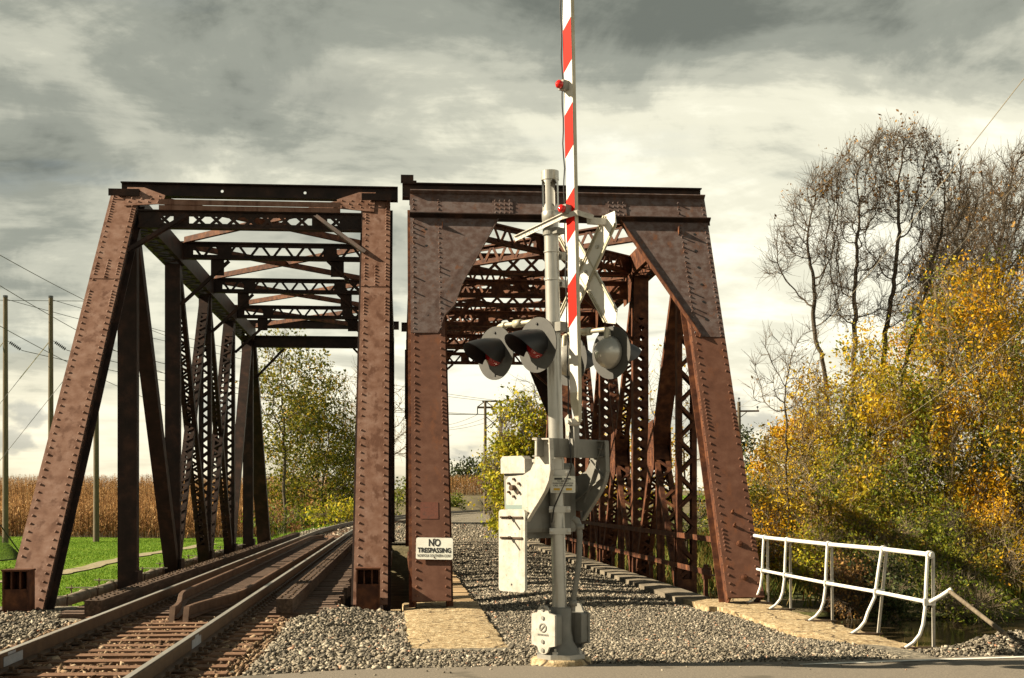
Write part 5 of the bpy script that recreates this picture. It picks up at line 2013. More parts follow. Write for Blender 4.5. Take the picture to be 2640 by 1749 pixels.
wl_ = ['conductor wire from the leftmost lawn pole to the far frame', 'conductor wire from the second lawn pole to the far frame', 'conductor wire from the third lawn pole to the far frame']
for i in range(3):
    wire(catenary(pins[i], arms[i], 1.2), 0.024, wl_[i])
wire(catenary(ptop[0] - UP * .2, hf0, 0.9), 0.02, 'thin shield wire from the top of the leftmost lawn pole')
wire(catenary(ptop[1] - UP * .2, hf1, 0.9), 0.02, 'thin shield wire from the top of the second lawn pole')
for i, (ya, yb) in enumerate(((647, 764), (725, 845), (830, 905))):
    wire(catenary(P(-20, ya, 70), P(480, yb + 120 + 20 * i, 120), 0.4), 0.02, ['highest wire slanting down behind the leftmost inclined post', 'middle wire slanting down behind the leftmost inclined post', 'lowest wire slanting down behind the leftmost inclined post'][i])
for i, yy in enumerate((1082, 1092, 1097)):
    wire(catenary(arms[i], P(1060, yy + 10, 175), 0.8), 0.022, ['left conductor sagging from the far frame behind the notice post', 'middle conductor sagging from the far frame behind the notice post', 'right conductor sagging from the far frame behind the notice post'][i])
# pole with cross-arm at right
UZ = 105.0
ut = P(1905, 1036, UZ)
UPo = thing('crossarm_pole', 'wooden utility pole with crossarm behind the rightmost inclined post', 'utility pole', V3((ut.x, ut.y, gz(ut.x, ut.y))))
mb = MB()
mb.tube([V3((ut.x + .1, ut.y, gz(ut.x, ut.y) - .3)), ut], [0.19, 0.13], 10)
mb.build('pole', POLEM, UPo, True)
mb = MB()
mb.bar(P(1870, 1061, UZ), P(1957, 1060, UZ), UP, 0.14, 0.1)
mb.build('crossarm', TIEM, UPo)
for x0, x1 in ((1887, 1905), (1925, 1907)):
    mb = MB()
    mb.bar(P(x0, 1063, UZ - .1), P(x1, 1078, UZ - .1), DVc, 0.02, 0.06)
    mb.build('arm_brace', RAILM, UPo)
for x, y in ((1953, 1056), (1875, 1057), (1905, 1034)):
    mb = MB()
    b = P(x, y, UZ)
    mb.lathe(b, UP, [(0.03, 0), (0.03, 0.12), (0.09, 0.14), (0.09, 0.2), (0.05, 0.26), (0, 0.27)], 8)
    mb.build('insulator', INSUL, UPo)
near = P(2640, 155, 23.2)
dirw = (near - P(1906, 1050, UZ)).normalized()
wire(catenary(P(1906, 1050, UZ), near + dirw * 9, 0.9), 0.009, 'pale overhead wire running from the crossarm pole to the top right corner', WIREL)
wire(catenary(P(1953, 1056, UZ), P(2760, 320, 23.2), 1.3), 0.0035, 'second pale overhead wire slanting down before the bare tree', WIREL)
wire(catenary(P(1908, 1118, UZ), P(2900, 620, 24), 3.0), 0.004, 'low slack cable curving up across the autumn trees', WIREL)

# ================================================================ net on the lawn
NT = thing('ball_net', 'dark rope edged green net at the left edge of the lawn', 'net', P(10, 1450, 60))
na, nb, ncc, nd = P(-140, 1240, 58), P(2, 1356, 58), P(62, 1440, 60), P(-140, 1458, 57)
mb = MB()
mb.tube([na, nb, ncc], 0.03, 6)
mb.tube([ncc, P(20, 1444, 59), nd], 0.03, 6)
mb.build('edge_rope', INK, NT)
mb = MB()
for k in range(1, 40):
    t = k / 40
    mb.tube([na.lerp(ncc, t), nd.lerp(ncc, t)], 0.006, 3, False)
    mb.tube([na.lerp(nd, t), ncc + (na.lerp(nd, t) - ncc) * 0.02], 0.006, 3, False)
tag(mb.build('netting', M_plain('net_cord', (0.10, 0.13, 0.06), 0.8), NT), kind='stuff')

# ================================================================ vegetation
def colonize(trunk, att, step, infl, kill, maxit=120, trop=0.08, seed=0):
    r = np.random.default_rng(seed)
    nodes = [np.array(p, float) for p in trunk]
    par = [i - 1 for i in range(len(nodes))]
    att = np.array(att, float)
    nd = np.full(len(att), 1e9)
    ni = np.zeros(len(att), int)
    T = np.array(nodes)
    for i, p in enumerate(T):
        d = np.linalg.norm(att - p, axis=1)
        m_ = d < nd
        nd[m_], ni[m_] = d[m_], i
    kids = {}
    for it in range(maxit):
        act = nd < infl
        if not act.any():
            infl *= 1.35
            if infl > 60:
                break
            continue
        idx = ni[act]
        un, inv = np.unique(idx, return_inverse=True)
        P_ = np.array([nodes[i] for i in un])
        dv = att[act] - P_[inv]
        dv /= np.linalg.norm(dv, axis=1, keepdims=True) + 1e-9
        acc = np.zeros((len(un), 3))
        np.add.at(acc, inv, dv)
        acc += r.normal(0, 0.15, acc.shape) * np.linalg.norm(acc, axis=1, keepdims=True)
        acc /= np.linalg.norm(acc, axis=1, keepdims=True) + 1e-9
        acc[:, 2] += trop
        acc /= np.linalg.norm(acc, axis=1, keepdims=True) + 1e-9
        new = P_ + acc * step
        ok = [k for k in range(len(un)) if kids.get(un[k], 0) < 3]
        if not ok:
            break
        b = len(nodes)
        for k in ok:
            nodes.append(new[k])
            par.append(int(un[k]))
            kids[un[k]] = kids.get(un[k], 0) + 1
        Nw = new[ok]
        for c0 in range(0, len(Nw), 256):
            ch = Nw[c0:c0 + 256]
            D = np.linalg.norm(att[:, None, :] - ch[None], axis=2)
            j = D.argmin(1)
            dm = D[np.arange(len(att)), j]
            m_ = dm < nd
            nd[m_], ni[m_] = dm[m_], b + c0 + j[m_]
        keep = nd > kill
        att, nd, ni = att[keep], nd[keep], ni[keep]
        if len(att) == 0:
            break
    return np.array(nodes), np.array(par)


def radii(par, tip, p=2.4):
    n = len(par)
    acc = np.zeros(n)
    for i in range(n - 1, -1, -1):
        if acc[i] == 0:
            acc[i] = tip ** p
        if par[i] >= 0:
            acc[par[i]] += acc[i]
    return acc ** (1 / p)


def segs_mesh(name, A, B, ra, rb, mat, parent, sides):
    n = len(A)
    d = B - A
    L = np.linalg.norm(d, axis=1, keepdims=True) + 1e-9
    d = d / L
    ref = np.where(np.abs(d[:, 2:3]) < 0.9, np.array([[0, 0, 1.0]]), np.array([[1.0, 0, 0]]))
    x = np.cross(d, ref)
    x /= np.linalg.norm(x, axis=1, keepdims=True) + 1e-9
    y = np.cross(d, x)
    an = np.arange(sides) * 2 * np.pi / sides
    ring = x[:, None, :] * np.cos(an)[None, :, None] + y[:, None, :] * np.sin(an)[None, :, None]
    V = np.concatenate([A[:, None, :] + ring * ra[:, None, None], B[:, None, :] + ring * rb[:, None, None]], 1)
    k = np.arange(sides)
    F = np.stack([k, (k + 1) % sides, sides + (k + 1) % sides, sides + k], -1)
    F = (F[None] + (np.arange(n) * 2 * sides)[:, None, None]).reshape(-1, 4)
    return fastmesh(name, V.reshape(-1, 3), F, mat, parent, True)


def leaf_mesh(name, pts, size, mat, parent, r, droop=0.0, aspect=0.55):
    n = len(pts)
    d = r.normal(size=(n, 3))
    d[:, 2] -= droop
    d /= np.linalg.norm(d, axis=1, keepdims=True)
    q = np.cross(d, r.normal(size=(n, 3)))
    q /= np.linalg.norm(q, axis=1, keepdims=True) + 1e-9
    s = size * np.clip(r.lognormal(0, 0.42, (n, 1)), 0.35, 1.7)
    V = np.stack([pts, pts + d * s * 0.5 + q * s * aspect * 0.5, pts + d * s, pts + d * s * 0.5 - q * s * aspect * 0.5], 1)
    F = np.arange(n * 4).reshape(n, 4)
    return fastmesh(name, V.reshape(-1, 3), F, mat, parent)


def blob(r, c, rad, n, shell=0.35):
    u = r.normal(size=(n, 3))
    u /= np.linalg.norm(u, axis=1, keepdims=True)
    t = r.uniform(shell ** 3, 1, (n, 1)) ** (1 / 3)
    return np.array(c) + u * t * np.array(rad)


def plant(name, label, cat, base, lobes, leafm=None, nleaf=0, lsize=0.1, natt=700, step=0.35, kill=0.6, tip=0.012, twigs=3, tw_len=0.6, bark=None, twm=None,
          trunk_h=None, seed=0, lspread=0.3, up=0.05, leaf_top=None, thick=0.035, group=None, stems=1, p=2.4, infl=6.0, fan=False):
    """tree or shrub: trunk(s), branches grown into the lobes [(centre, radii, weight)], twigs and leaves"""
    r = np.random.default_rng(seed + 100)
    base = V3(base)
    root = thing(name, label, cat, base, group)
    W = np.array([l[2] for l in lobes], float)
    W /= W.sum()
    att = np.concatenate([blob(r, l[0], l[1], max(10, int(natt * w))) for l, w in zip(lobes, W)])
    att = att[att[:, 2] > base.z + 0.3]
    cen = att.mean(0)
    nodes, par = None, None
    allA, allB, allra, allrb, tips = [], [], [], [], []
    for st in range(stems):
        b = np.array(base) + (r.normal(0, 0.25, 3) * np.array([1, 1, 0]) * (1 if stems > 1 else 0))
        sub = att if stems == 1 else att[st::stems]
        if fan:
            od = np.argsort(att[:, 0] + 0.25 * r.normal(size=len(att)))
            sub = att[od[st * len(att) // stems:(st + 1) * len(att) // stems]]
            b = np.array(base) + np.array([0.28 * (st - (stems - 1) / 2), 0.15 * (-1) ** st, 0])
            cen = sub.mean(0)
        th = trunk_h if trunk_h else (sub[:, 2].min() - base.z) * 0.9
        th = max(th, 0.4)
        tgt = np.array([lerp(b[0], cen[0], 0.35), lerp(b[1], cen[1], 0.35), base.z + th])
        k = max(3, int(th / step))
        tr = [lerp(b, tgt, i / k) + np.array([0.06 * math.sin(i * 0.9 + seed), 0.05 * math.cos(i * 0.7), 0]) * min(1, i / 3) for i in range(k + 1)]
        nd_, pr_ = colonize(tr, sub, step, infl, kill, 140, up, seed + st)
        rad = radii(pr_, tip, p)
        c = pr_ >= 0
        allA.append(nd_[pr_[c]])
        allB.append(nd_[c])
        ra = np.minimum(rad[pr_[c]], rad[c] * 1.35)
        allra.append(ra)
        allrb.append(rad[c])
        tips.append(np.concatenate([nd_[c], (nd_[c] - nd_[pr_[c]]) / step, rad[c][:, None]], 1))
    A, B, ra, rb = np.concatenate(allA), np.concatenate(allB), np.concatenate(allra), np.concatenate(allrb)
    T = np.concatenate(tips)
    big = rb > thick
    if big.any():
        segs_mesh('trunk', A[big], B[big], ra[big], rb[big], bark or BARK, root, 7)
    small = ~big
    tA, tB, tra, trb = [A[small]], [B[small]], [ra[small]], [rb[small]]
    fine = T[T[:, 6] < tip * 3.2]
    lp_ = [fine[:, :3]]
    if twigs and len(fine):
        rep = np.repeat(np.arange(len(fine)), twigs)
        p0 = fine[rep, :3] - fine[rep, 3:6] * step * r.uniform(0, 1, (len(rep), 1))
        d = fine[rep, 3:6] * 0.8 + r.normal(0, 0.55, (len(rep), 3))
        d[:, 2] += 0.25
        d /= np.linalg.norm(d, axis=1, keepdims=True)
        L = tw_len * r.uniform(0.4, 1.2, (len(rep), 1))
        p1 = p0 + d * L * 0.5
        d2 = d + r.normal(0, 0.25, d.shape)
        d2[:, 2] += 0.15
        p2 = p1 + d2 / np.linalg.norm(d2, axis=1, keepdims=True) * L * 0.5
        tA += [p0, p1]
        tB += [p1, p2]
        e = np.full(len(rep), tip * 0.75)
        tra += [e, e * 0.8]
        trb += [e * 0.8, e * 0.5]
        lp_ += [p1, p2]
    tA, tB, tra, trb = map(np.concatenate, (tA, tB, tra, trb))
    if len(tA):
        tag(segs_mesh('branches', tA, tB, tra, trb, twm or TWIG, root, 3), kind='stuff')
    if leafm is not None and nleaf:
        LP = np.concatenate(lp_)
        if leaf_top is not None:
            LP = LP[LP[:, 2] > leaf_top]
        if len(LP):
            k = r.integers(0, len(LP), nleaf)
            # leave gaps: some twigs carry no leaves
            cell = np.floor(LP / 0.9).astype(int)
            hsh = (cell[:, 0] * 73856093 ^ cell[:, 1] * 19349663 ^ cell[:, 2] * 83492791) % 97
            k = k[(hsh[k] > 34)]
            k = k[:max(1, len(k) // 5)]
            cl = LP[k] + r.normal(0, lspread, (len(k), 3)) * np.array([1, 1, 0.8])
            pts = np.repeat(cl, 5, axis=0) + r.normal(0, lsize * 1.15, (len(k) * 5, 3))
            tag(leaf_mesh('crown', pts, lsize, leafm, root, r, 0.3), kind='stuff')
    return root


def L(x, y, Z, rx, ry, w=1.0, rz=None):
    """lobe: centre seen at (x, y), radii in photograph pixels at depth Z"""
    c = P(x, y, Z)
    k = Z / FPX
    return (np.array(c), (rx * k, (rz or rx) * k, ry * k), w)


def on_ground(x, Z):
    q = P(x, 1284, Z)
    q.z = gz(q.x, q.y) - 0.1
    return q


YEL = M_island('yellow_leaf', [(0.0, (0.52, 0.32, 0.014)), (0.3, (0.66, 0.44, 0.018)), (0.6, (0.72, 0.53, 0.035)), (0.8, (0.44, 0.40, 0.035)), (1.0, (0.62, 0.28, 0.012))], 0.6, 0.4)
ORA = M_island('orange_leaf', [(0.0, (0.48, 0.22, 0.010)), (0.4, (0.66, 0.36, 0.012)), (0.75, (0.72, 0.46, 0.018)), (1.0, (0.40, 0.15, 0.012))], 0.6, 0.4)
YGR = M_island('yellow_green_leaf', [(0.0, (0.12, 0.15, 0.014)), (0.3, (0.26, 0.28, 0.018)), (0.6, (0.44, 0.40, 0.024)), (0.85, (0.60, 0.46, 0.028)), (1.0, (0.17, 0.19, 0.02))], 0.6, 0.4)
GRN = M_island('green_leaf', [(0.0, (0.045, 0.07, 0.012)), (0.35, (0.095, 0.135, 0.016)), (0.7, (0.17, 0.20, 0.024)), (1.0, (0.32, 0.29, 0.03))], 0.6, 0.35)
DGR = M_island('dark_green_leaf', [(0.0, (0.018, 0.030, 0.010)), (0.5, (0.040, 0.058, 0.016)), (1.0, (0.085, 0.10, 0.03))], 0.6, 0.25)
BRN = M_island('brown_leaf', [(0.0, (0.12, 0.06, 0.025)), (0.5, (0.26, 0.14, 0.05)), (1.0, (0.42, 0.25, 0.07))], 0.7, 0.25)
MIX = M_island('mixed_autumn_leaf', [(0.0, (0.09, 0.11, 0.014)), (0.25, (0.24, 0.24, 0.02)), (0.5, (0.50, 0.38, 0.02)), (0.75, (0.62, 0.40, 0.016)), (1.0, (0.34, 0.15, 0.018))], 0.65, 0.4)

OLV = M_island('olive_leaf', [(0.0, (0.05, 0.065, 0.012)), (0.35, (0.12, 0.14, 0.018)), (0.7, (0.22, 0.21, 0.024)), (0.9, (0.38, 0.30, 0.03)), (1.0, (0.48, 0.26, 0.02))], 0.6, 0.35)
YS = [(0.0, (0.50, 0.32, 0.014)), (0.4, (0.64, 0.44, 0.018)), (0.75, (0.72, 0.54, 0.035)), (1.0, (0.60, 0.30, 0.012))]
OS = [(0.0, (0.46, 0.22, 0.010)), (0.4, (0.64, 0.35, 0.012)), (0.75, (0.70, 0.45, 0.018)), (1.0, (0.36, 0.15, 0.012))]
GS_ = [(0.0, (0.055, 0.08, 0.012)), (0.35, (0.12, 0.16, 0.018)), (0.7, (0.24, 0.26, 0.024)), (1.0, (0.40, 0.36, 0.03))]
US = [(0.0, (0.09, 0.075, 0.018)), (0.4, (0.20, 0.16, 0.03)), (0.75, (0.32, 0.24, 0.04)), (1.0, (0.28, 0.13, 0.03))]
YG2 = M_leaf2('yellow_to_green_leaf', YS, GS_, 0.42)
OG2 = M_leaf2('orange_to_green_leaf', OS, GS_, 0.42)
OU2 = M_leaf2('orange_to_umber_leaf', OS, US, 0.5)
YU2 = M_leaf2('yellow_to_umber_leaf', YS, US, 0.5)
GU2 = M_leaf2('green_to_umber_leaf', GS_, US, 0.5)
# --- right bank
plant('bare_tree', 'large bare spreading tree with several limbs above the autumn leaves at right', 'tree', on_ground(2185, 52),
      [L(2005, 690, 52, 40, 35, 0.4), L(2035, 625, 52, 50, 50, 0.8), L(2075, 545, 52, 55, 55, 0.9), L(2120, 640, 52, 62, 52, 0.9), L(2165, 725, 52, 60, 42, 0.7), L(2085, 765, 52, 45, 25, 0.35), L(2135, 475, 52, 58, 52, 1), L(2205, 425, 52, 55, 52, 1.1), L(2285, 380, 52, 62, 48, 1.2), L(2200, 560, 52, 70, 60, 1), L(2300, 510, 52, 70, 65, 1.2), L(2265, 680, 52, 70, 52, 0.8), L(2365, 385, 52, 60, 52, 1.2), L(2435, 445, 52, 52, 60, 1.1), L(2478, 530, 52, 45, 70, 1), L(2390, 570, 52, 62, 70, 1), L(2375, 700, 52, 72, 55, 0.9), L(2450, 640, 52, 50, 60, 0.8), L(2190, 810, 52, 60, 40, 0.5), L(2320, 800, 52, 70, 45, 0.6)],
      BRN, 1700, 0.11, natt=9000, step=0.27, kill=0.32, tip=0.0098, twigs=5, tw_len=0.8, trunk_h=5.6, seed=3, up=0.08, leaf_top=13.0, thick=0.05, lspread=0.12, p=2.15, infl=6.0, stems=4, fan=True)
plant('bare_tree', 'tall bare tree at the right edge behind the big bare crown', 'tree', on_ground(2590, 66),
      [L(2560, 600, 66, 150, 210, 2), L(2700, 530, 66, 150, 190, 1.5), L(2490, 700, 66, 110, 190, 1.2), L(2640, 760, 66, 150, 150, 1.2)], BRN, 700, 0.17, natt=6000, step=0.36, kill=0.44, tip=0.0135, twigs=5, tw_len=0.95, trunk_h=4, seed=5, leaf_top=14, thick=0.055, p=2.15, infl=4.5)
plant('bare_tree', 'second bare crown filling the gap between the two large bare trees', 'tree', on_ground(2450, 60),
      [L(2450, 720, 60, 110, 140, 1.5), L(2520, 620, 60, 100, 150, 1.2), L(2400, 850, 60, 90, 90, .6)], BRN, 300, 0.15, natt=2600, step=0.33, kill=0.42, tip=0.012, twigs=5, tw_len=0.9, trunk_h=4, seed=6, leaf_top=12, thick=0.05, p=2.15, infl=4)
plant('thin_bare_tree', 'thin leafless young tree left of the yellow trees', 'tree', on_ground(2030, 50),
      [L(2000, 960, 50, 85, 130, 1), L(2075, 930, 50, 60, 120, 0.8)], BRN, 60, 0.12, natt=330, step=0.3, kill=0.5, tip=0.010, twigs=4, tw_len=0.7, trunk_h=3.2, seed=7, thick=0.04)
plant('autumn_tree', 'bright yellow leaved tree in front of the bare trunk', 'tree', on_ground(2250, 49),
      [L(2225, 940, 50.5, 62, 80, 1), L(2280, 1080, 49, 105, 150, 2), L(2200, 1250, 48, 95, 90, 1.2)], YG2, 17000, 0.115, natt=800, step=0.34, kill=0.5, twigs=5, tw_len=0.85, twm=TWIGL, trunk_h=2.2, seed=11, lspread=0.32, thick=0.04)
plant('autumn_tree', 'tall green and gold tree at the right edge', 'tree', on_ground(2520, 49),
      [L(2480, 830, 49, 120, 150, 1.5), L(2580, 1010, 49, 140, 190, 2), L(2430, 1120, 49, 110, 170, 1.4), L(2610, 1230, 48, 130, 160, 1.3)], OG2, 30000, 0.115, natt=1500, step=0.36, kill=0.5, twigs=5, tw_len=0.85, twm=TWIGL, trunk_h=2.0, seed=13, lspread=0.36, thick=0.045)
plant('autumn_tree', 'golden orange crown before the bare branches at upper right', 'tree', on_ground(2430, 53),
      [L(2430, 750, 53, 75, 70, 1), L(2520, 730, 53, 65, 50, 0.7), L(2560, 830, 53, 80, 60, 0.7), L(2390, 870, 53, 70, 80, .8)], OG2, 8000, 0.115, natt=480, step=0.36, kill=0.5, twigs=5, tw_len=0.85, twm=TWIGL, trunk_h=5.0, seed=17, lspread=0.3, thick=0.045)
plant('autumn_tree', 'small orange maple right of the crossarm pole', 'tree', on_ground(2010, 52),
      [L(2005, 1145, 52, 60, 70, 1), L(1975, 1225, 52, 48, 50, 0.7), L(2055, 1110, 52, 60, 50, 0.7)], OU2, 7000, 0.115, natt=360, step=0.32, kill=0.45, twigs=3, trunk_h=1.5, seed=19, lspread=0.2, thick=0.04)
plant('autumn_tree', 'twiggy olive tree between the orange maple and the yellow tree', 'tree', on_ground(2120, 50),
      [L(2110, 1070, 50, 95, 130, 1.2), L(2080, 1240, 50, 110, 130, 1.3), L(2170, 1310, 50, 110, 110, 1)], YU2, 12000, 0.10, natt=900, step=0.33, kill=0.48, twigs=5, tw_len=0.8, trunk_h=1.2, seed=23, lspread=0.3, twm=TWIGL, thick=0.04)
plant('autumn_tree', 'orange gold leafy tree low at the right behind the handrail', 'tree', on_ground(2420, 48),
      [L(2380, 1190, 48, 110, 130, 1.2), L(2300, 1280, 48, 90, 100, 1), L(2480, 1290, 48, 110, 120, 1)], OG2, 14000, 0.105, natt=800, step=0.33, kill=0.48, twigs=5, tw_len=0.85, twm=TWIGL, trunk_h=1.0, seed=29, lspread=0.32, thick=0.04)
sh = [('dark drooping bush beside the last handrail post above the water', 2290, 1500, 41, 45, 80, DGR, 2400), ('tangled brown brush over the water between handrail posts', 2180, 1510, 42, 80, 60, BRN, 2000),
      ('low mixed brush over the water behind the brace pole', 2480, 1530, 42, 110, 60, GRN, 3000), ('leafy brown shrub just right of the inclined post', 1975, 1380, 48, 75, 100, OU2, 3200), ('olive shrub behind the first handrail posts', 2090, 1440, 47, 90, 95, YGR, 3600),
      ('twiggy shrub behind the middle handrail posts', 2220, 1430, 47, 95, 110, GU2, 3800), ('green shrub overhanging the creek behind the handrail', 2340, 1440, 46, 95, 115, GRN, 4200),
      ('dark shrub over the water behind the last handrail post', 2460, 1430, 46, 95, 130, GU2, 4200), ('dark leafy shrub at the right edge above the gravel', 2590, 1440, 46, 110, 140, OG2, 4600),
      ('orange leaved shrub low at the right edge', 2640, 1330, 48, 100, 110, MIX, 3600)]
for i, (lab, x, y, Z, rx, ry, mt, nl) in enumerate(sh):
    plant('shrub', lab, 'shrub', on_ground(x, Z), [L(x, y, Z, rx, ry, 1), L(x + 20, y + 40, Z - 1, rx * 0.9, ry * 0.6, .7)], mt, int(nl * 2.2), 0.095, natt=420, step=0.28, kill=0.42, tip=0.010, twigs=4, tw_len=0.75,
          trunk_h=0.5, seed=40 + i, lspread=0.2, stems=3, twm=TWIGL if i % 2 == 0 else TWIG, thick=0.04, group='shrubs along the far creek bank')
back = [('olive tree filling the gap behind the orange maple', 2040, 1230, 66, 110, 120, GU2), ('gold tree far behind the thin leafless tree', 2130, 1120, 70, 100, 140, YGR),
        ('green gold tree behind the bright yellow tree', 2260, 1150, 64, 130, 190, OG2), ('orange brown tree under the big bare crown', 2370, 980, 66, 130, 150, ORA),
        ('green tree between the golden crown and the right edge', 2510, 980, 60, 150, 200, GU2), ('brown leaved tree at the right edge below the bare branches', 2640, 900, 58, 130, 230, OU2),
        ('dense olive tree behind the shrubs at the right edge', 2600, 1260, 52, 150, 170, GRN), ('brown twiggy tree behind the handrail', 2220, 1350, 56, 150, 130, BRN),
        ('olive green tree behind the middle of the handrail', 2400, 1360, 54, 150, 130, YGR), ('low hedge of mixed leaves behind the rightmost inclined post', 1930, 1290, 72, 110, 90, MIX)]
for i, (lab, x, y, Z, rx, ry, mt) in enumerate(back):
    plant('woodland_tree', lab, 'tree', on_ground(x, Z), [L(x, y, Z, rx, ry, 1), L(x - rx * .4, y + ry * .5, Z, rx * 0.7, ry * 0.6, .5), L(x + rx * .4, y + ry * .6, Z, rx * 0.7, ry * 0.6, .5)], mt, 9500, 0.135, natt=700, step=0.4, kill=0.6, tip=0.012,
          twigs=4, tw_len=0.8, trunk_h=1.5, seed=140 + i, lspread=0.3, thick=0.05, twm=TWIGL if i % 3 == 0 else TWIG)
# seen through the right truss
plant('autumn_tree', 'yellow green tree seen through the lattice of the right bridge', 'tree', on_ground(1640, 66),
      [L(1610, 1130, 66, 90, 130, 1), L(1700, 1200, 66, 90, 110, 1), L(1560, 1230, 66, 70, 90, .7)], YEL, 9000, 0.13, natt=520, step=0.4, kill=0.6, twigs=4, trunk_h=1.5, seed=61, lspread=0.26, thick=0.05)
plant('thin_bare_tree', 'sparse thin tree seen between the right bridge diagonals', 'tree', on_ground(1760, 60),
      [L(1740, 1000, 60, 90, 150, 1), L(1810, 1080, 60, 70, 120, .8), L(1700, 1080, 60, 60, 90, .5)], YEL, 380, 0.12, natt=520, step=0.36, kill=0.55, tip=0.010, twigs=4, tw_len=0.8, trunk_h=2.0, seed=63, thick=0.045)
plant('shrub', 'green shrub seen low through the right bridge railing', 'shrub', on_ground(1760, 56), [L(1740, 1330, 56, 110, 60, 1), L(1850, 1330, 56, 80, 70, .8)], GRN, 3200, 0.12, natt=330, step=0.32, kill=0.5, trunk_h=0.4, seed=65, stems=2, lspread=0.22)
plant('sumac_shrub', 'yellow green leafy shrub growing beyond the right bridge', 'shrub', on_ground(1345, 60),
      [L(1345, 1110, 60, 85, 95, 1.2), L(1305, 1225, 60, 85, 100, 1.3), L(1385, 1180, 60, 70, 120, 1), L(1340, 1330, 60, 90, 70, .9)], YGR, 26000, 0.14, natt=1000, step=0.32, kill=0.45, twigs=4, tw_len=0.6, trunk_h=0.5, seed=67, stems=4, lspread=0.2, thick=0.04)
plant('sumac_shrub', 'orange tinted shrub beside the yellow green one beyond the right bridge', 'shrub', on_ground(1425, 61), [L(1415, 1120, 61, 45, 80, 1), L(1430, 1230, 61, 50, 90, 1)], ORA, 4500, 0.13, natt=260, step=0.32, kill=0.45, trunk_h=0.8, seed=69, lspread=0.2)
plant('thin_bare_tree', 'bare tangled treetop above the yellow green shrub', 'tree', on_ground(1390, 68), [L(1370, 1020, 68, 70, 50, 1), L(1410, 1080, 68, 60, 60, 1)], None, 0, 0.1, natt=260, step=0.36, kill=0.5, tip=0.013, twigs=3, tw_len=0.8, trunk_h=4, seed=71, thick=0.05)
# --- beyond the left bridge
plant('tall_tree', 'tall slender tree with sparse green leaves seen through the left bridge', 'tree', on_ground(735, 92),
      [L(735, 905, 92, 72, 65, 1), L(725, 1000, 92, 98, 65, 1.2), L(745, 1080, 92, 95, 50, 1), L(700, 1150, 92, 75, 50, .7)], OLV, 9500, 0.20, natt=760, step=0.5, kill=0.7, tip=0.016, twigs=3, tw_len=0.8, trunk_h=7.0, seed=73, lspread=0.4, thick=0.06, p=2.15)
plant('autumn_tree', 'bushy yellow green tree right of the slender tree beyond the left bridge', 'tree', on_ground(840, 95),
      [L(825, 1000, 95, 58, 80, 1), L(845, 1110, 95, 88, 95, 1.5), L(835, 1220, 95, 105, 95, 1.3), L(770, 1270, 95, 50, 60, .5)], OLV, 15000, 0.19, natt=620, step=0.5, kill=0.7, tip=0.016, twigs=3, trunk_h=2.5, seed=75, lspread=0.35, thick=0.06)
plant('autumn_tree', 'olive tree between the slender tree and the bushy tree beyond the left bridge', 'tree', on_ground(785, 99), [L(780, 1090, 99, 60, 100, 1), L(770, 1210, 99, 65, 90, 1), L(720, 1260, 99, 60, 60, .7)], OLV, 9000, 0.19, natt=520, step=0.5, kill=0.7, tip=0.016, twigs=4, trunk_h=1.8, seed=76, lspread=0.35, thick=0.06)
plant('autumn_tree', 'darker green tree beside the right post of the left bridge', 'tree', on_ground(905, 98), [L(895, 1190, 98, 60, 110, 1), L(890, 1290, 98, 70, 60, .8)], GRN, 8000, 0.19, natt=360, step=0.5, kill=0.7, tip=0.016, trunk_h=1.5, seed=77, lspread=0.35, thick=0.06)
plant('bare_tree', 'bare pale tree behind the right post of the left bridge', 'tree', on_ground(960, 108), [L(930, 1040, 108, 70, 110, 1), L(1000, 1080, 108, 80, 110, 1), L(1060, 1120, 108, 80, 80, .8)], BRN, 150, 0.16, natt=700, step=0.6, kill=0.8, tip=0.018, twigs=4, tw_len=1.3, trunk_h=4.5, seed=79, thick=0.06, twm=TWIGL)
plant('shrub', 'bright green bush at the foot of the slender tree', 'shrub', on_ground(700, 90), [L(690, 1340, 90, 60, 32, 1), L(780, 1330, 90, 55, 35, 1)], GRN, 2600, 0.18, natt=300, step=0.4, kill=0.6, trunk_h=0.3, seed=81, stems=2, lspread=0.3)
plant('shrub', 'yellow bush along the far track beside the bushy tree', 'shrub', on_ground(860, 88), [L(850, 1330, 88, 65, 35, 1), L(910, 1325, 88, 40, 35, .6)], YGR, 2400, 0.18, natt=300, step=0.4, kill=0.6, trunk_h=0.3, seed=83, stems=2, lspread=0.3)
plant('shrub', 'low green bush between the two bridges by the far curve', 'shrub', on_ground(1165, 165), [L(1165, 1300, 165, 34, 13, 1)], GRN, 1300, 0.28, natt=160, step=0.5, kill=0.7, trunk_h=0.3, seed=85, lspread=0.3)
plant('shrub', 'green bush behind the gap between the bridge posts', 'shrub', on_ground(1020, 130), [L(1020, 1270, 130, 40, 35, 1)], GRN, 1600, 0.24, natt=200, step=0.5, kill=0.7, trunk_h=0.3, seed=87, lspread=0.35)
plant('far_tree', 'dark far tree clump right of the notice post above the corn', 'tree', V3((P(1185, 1284, 330).x, P(1185, 1284, 330).y, 2)), [L(1190, 1235, 330, 50, 26, 1), L(1235, 1225, 330, 40, 30, 1)], DGR, 3200, 0.7, natt=260, step=1.2, kill=1.6, tip=0.05, twigs=2, tw_len=2, trunk_h=2, seed=89, lspread=1.0, thick=0.2)
plant('far_tree', 'dark far evergreen behind the crossarm pole', 'tree', on_ground(1915, 150), [L(1915, 1130, 150, 40, 35, 1), L(1900, 1200, 150, 55, 60, 1)], DGR, 2600, 0.35, natt=220, step=0.8, kill=1.0, tip=0.03, trunk_h=3, seed=91, lspread=0.5, thick=0.1)


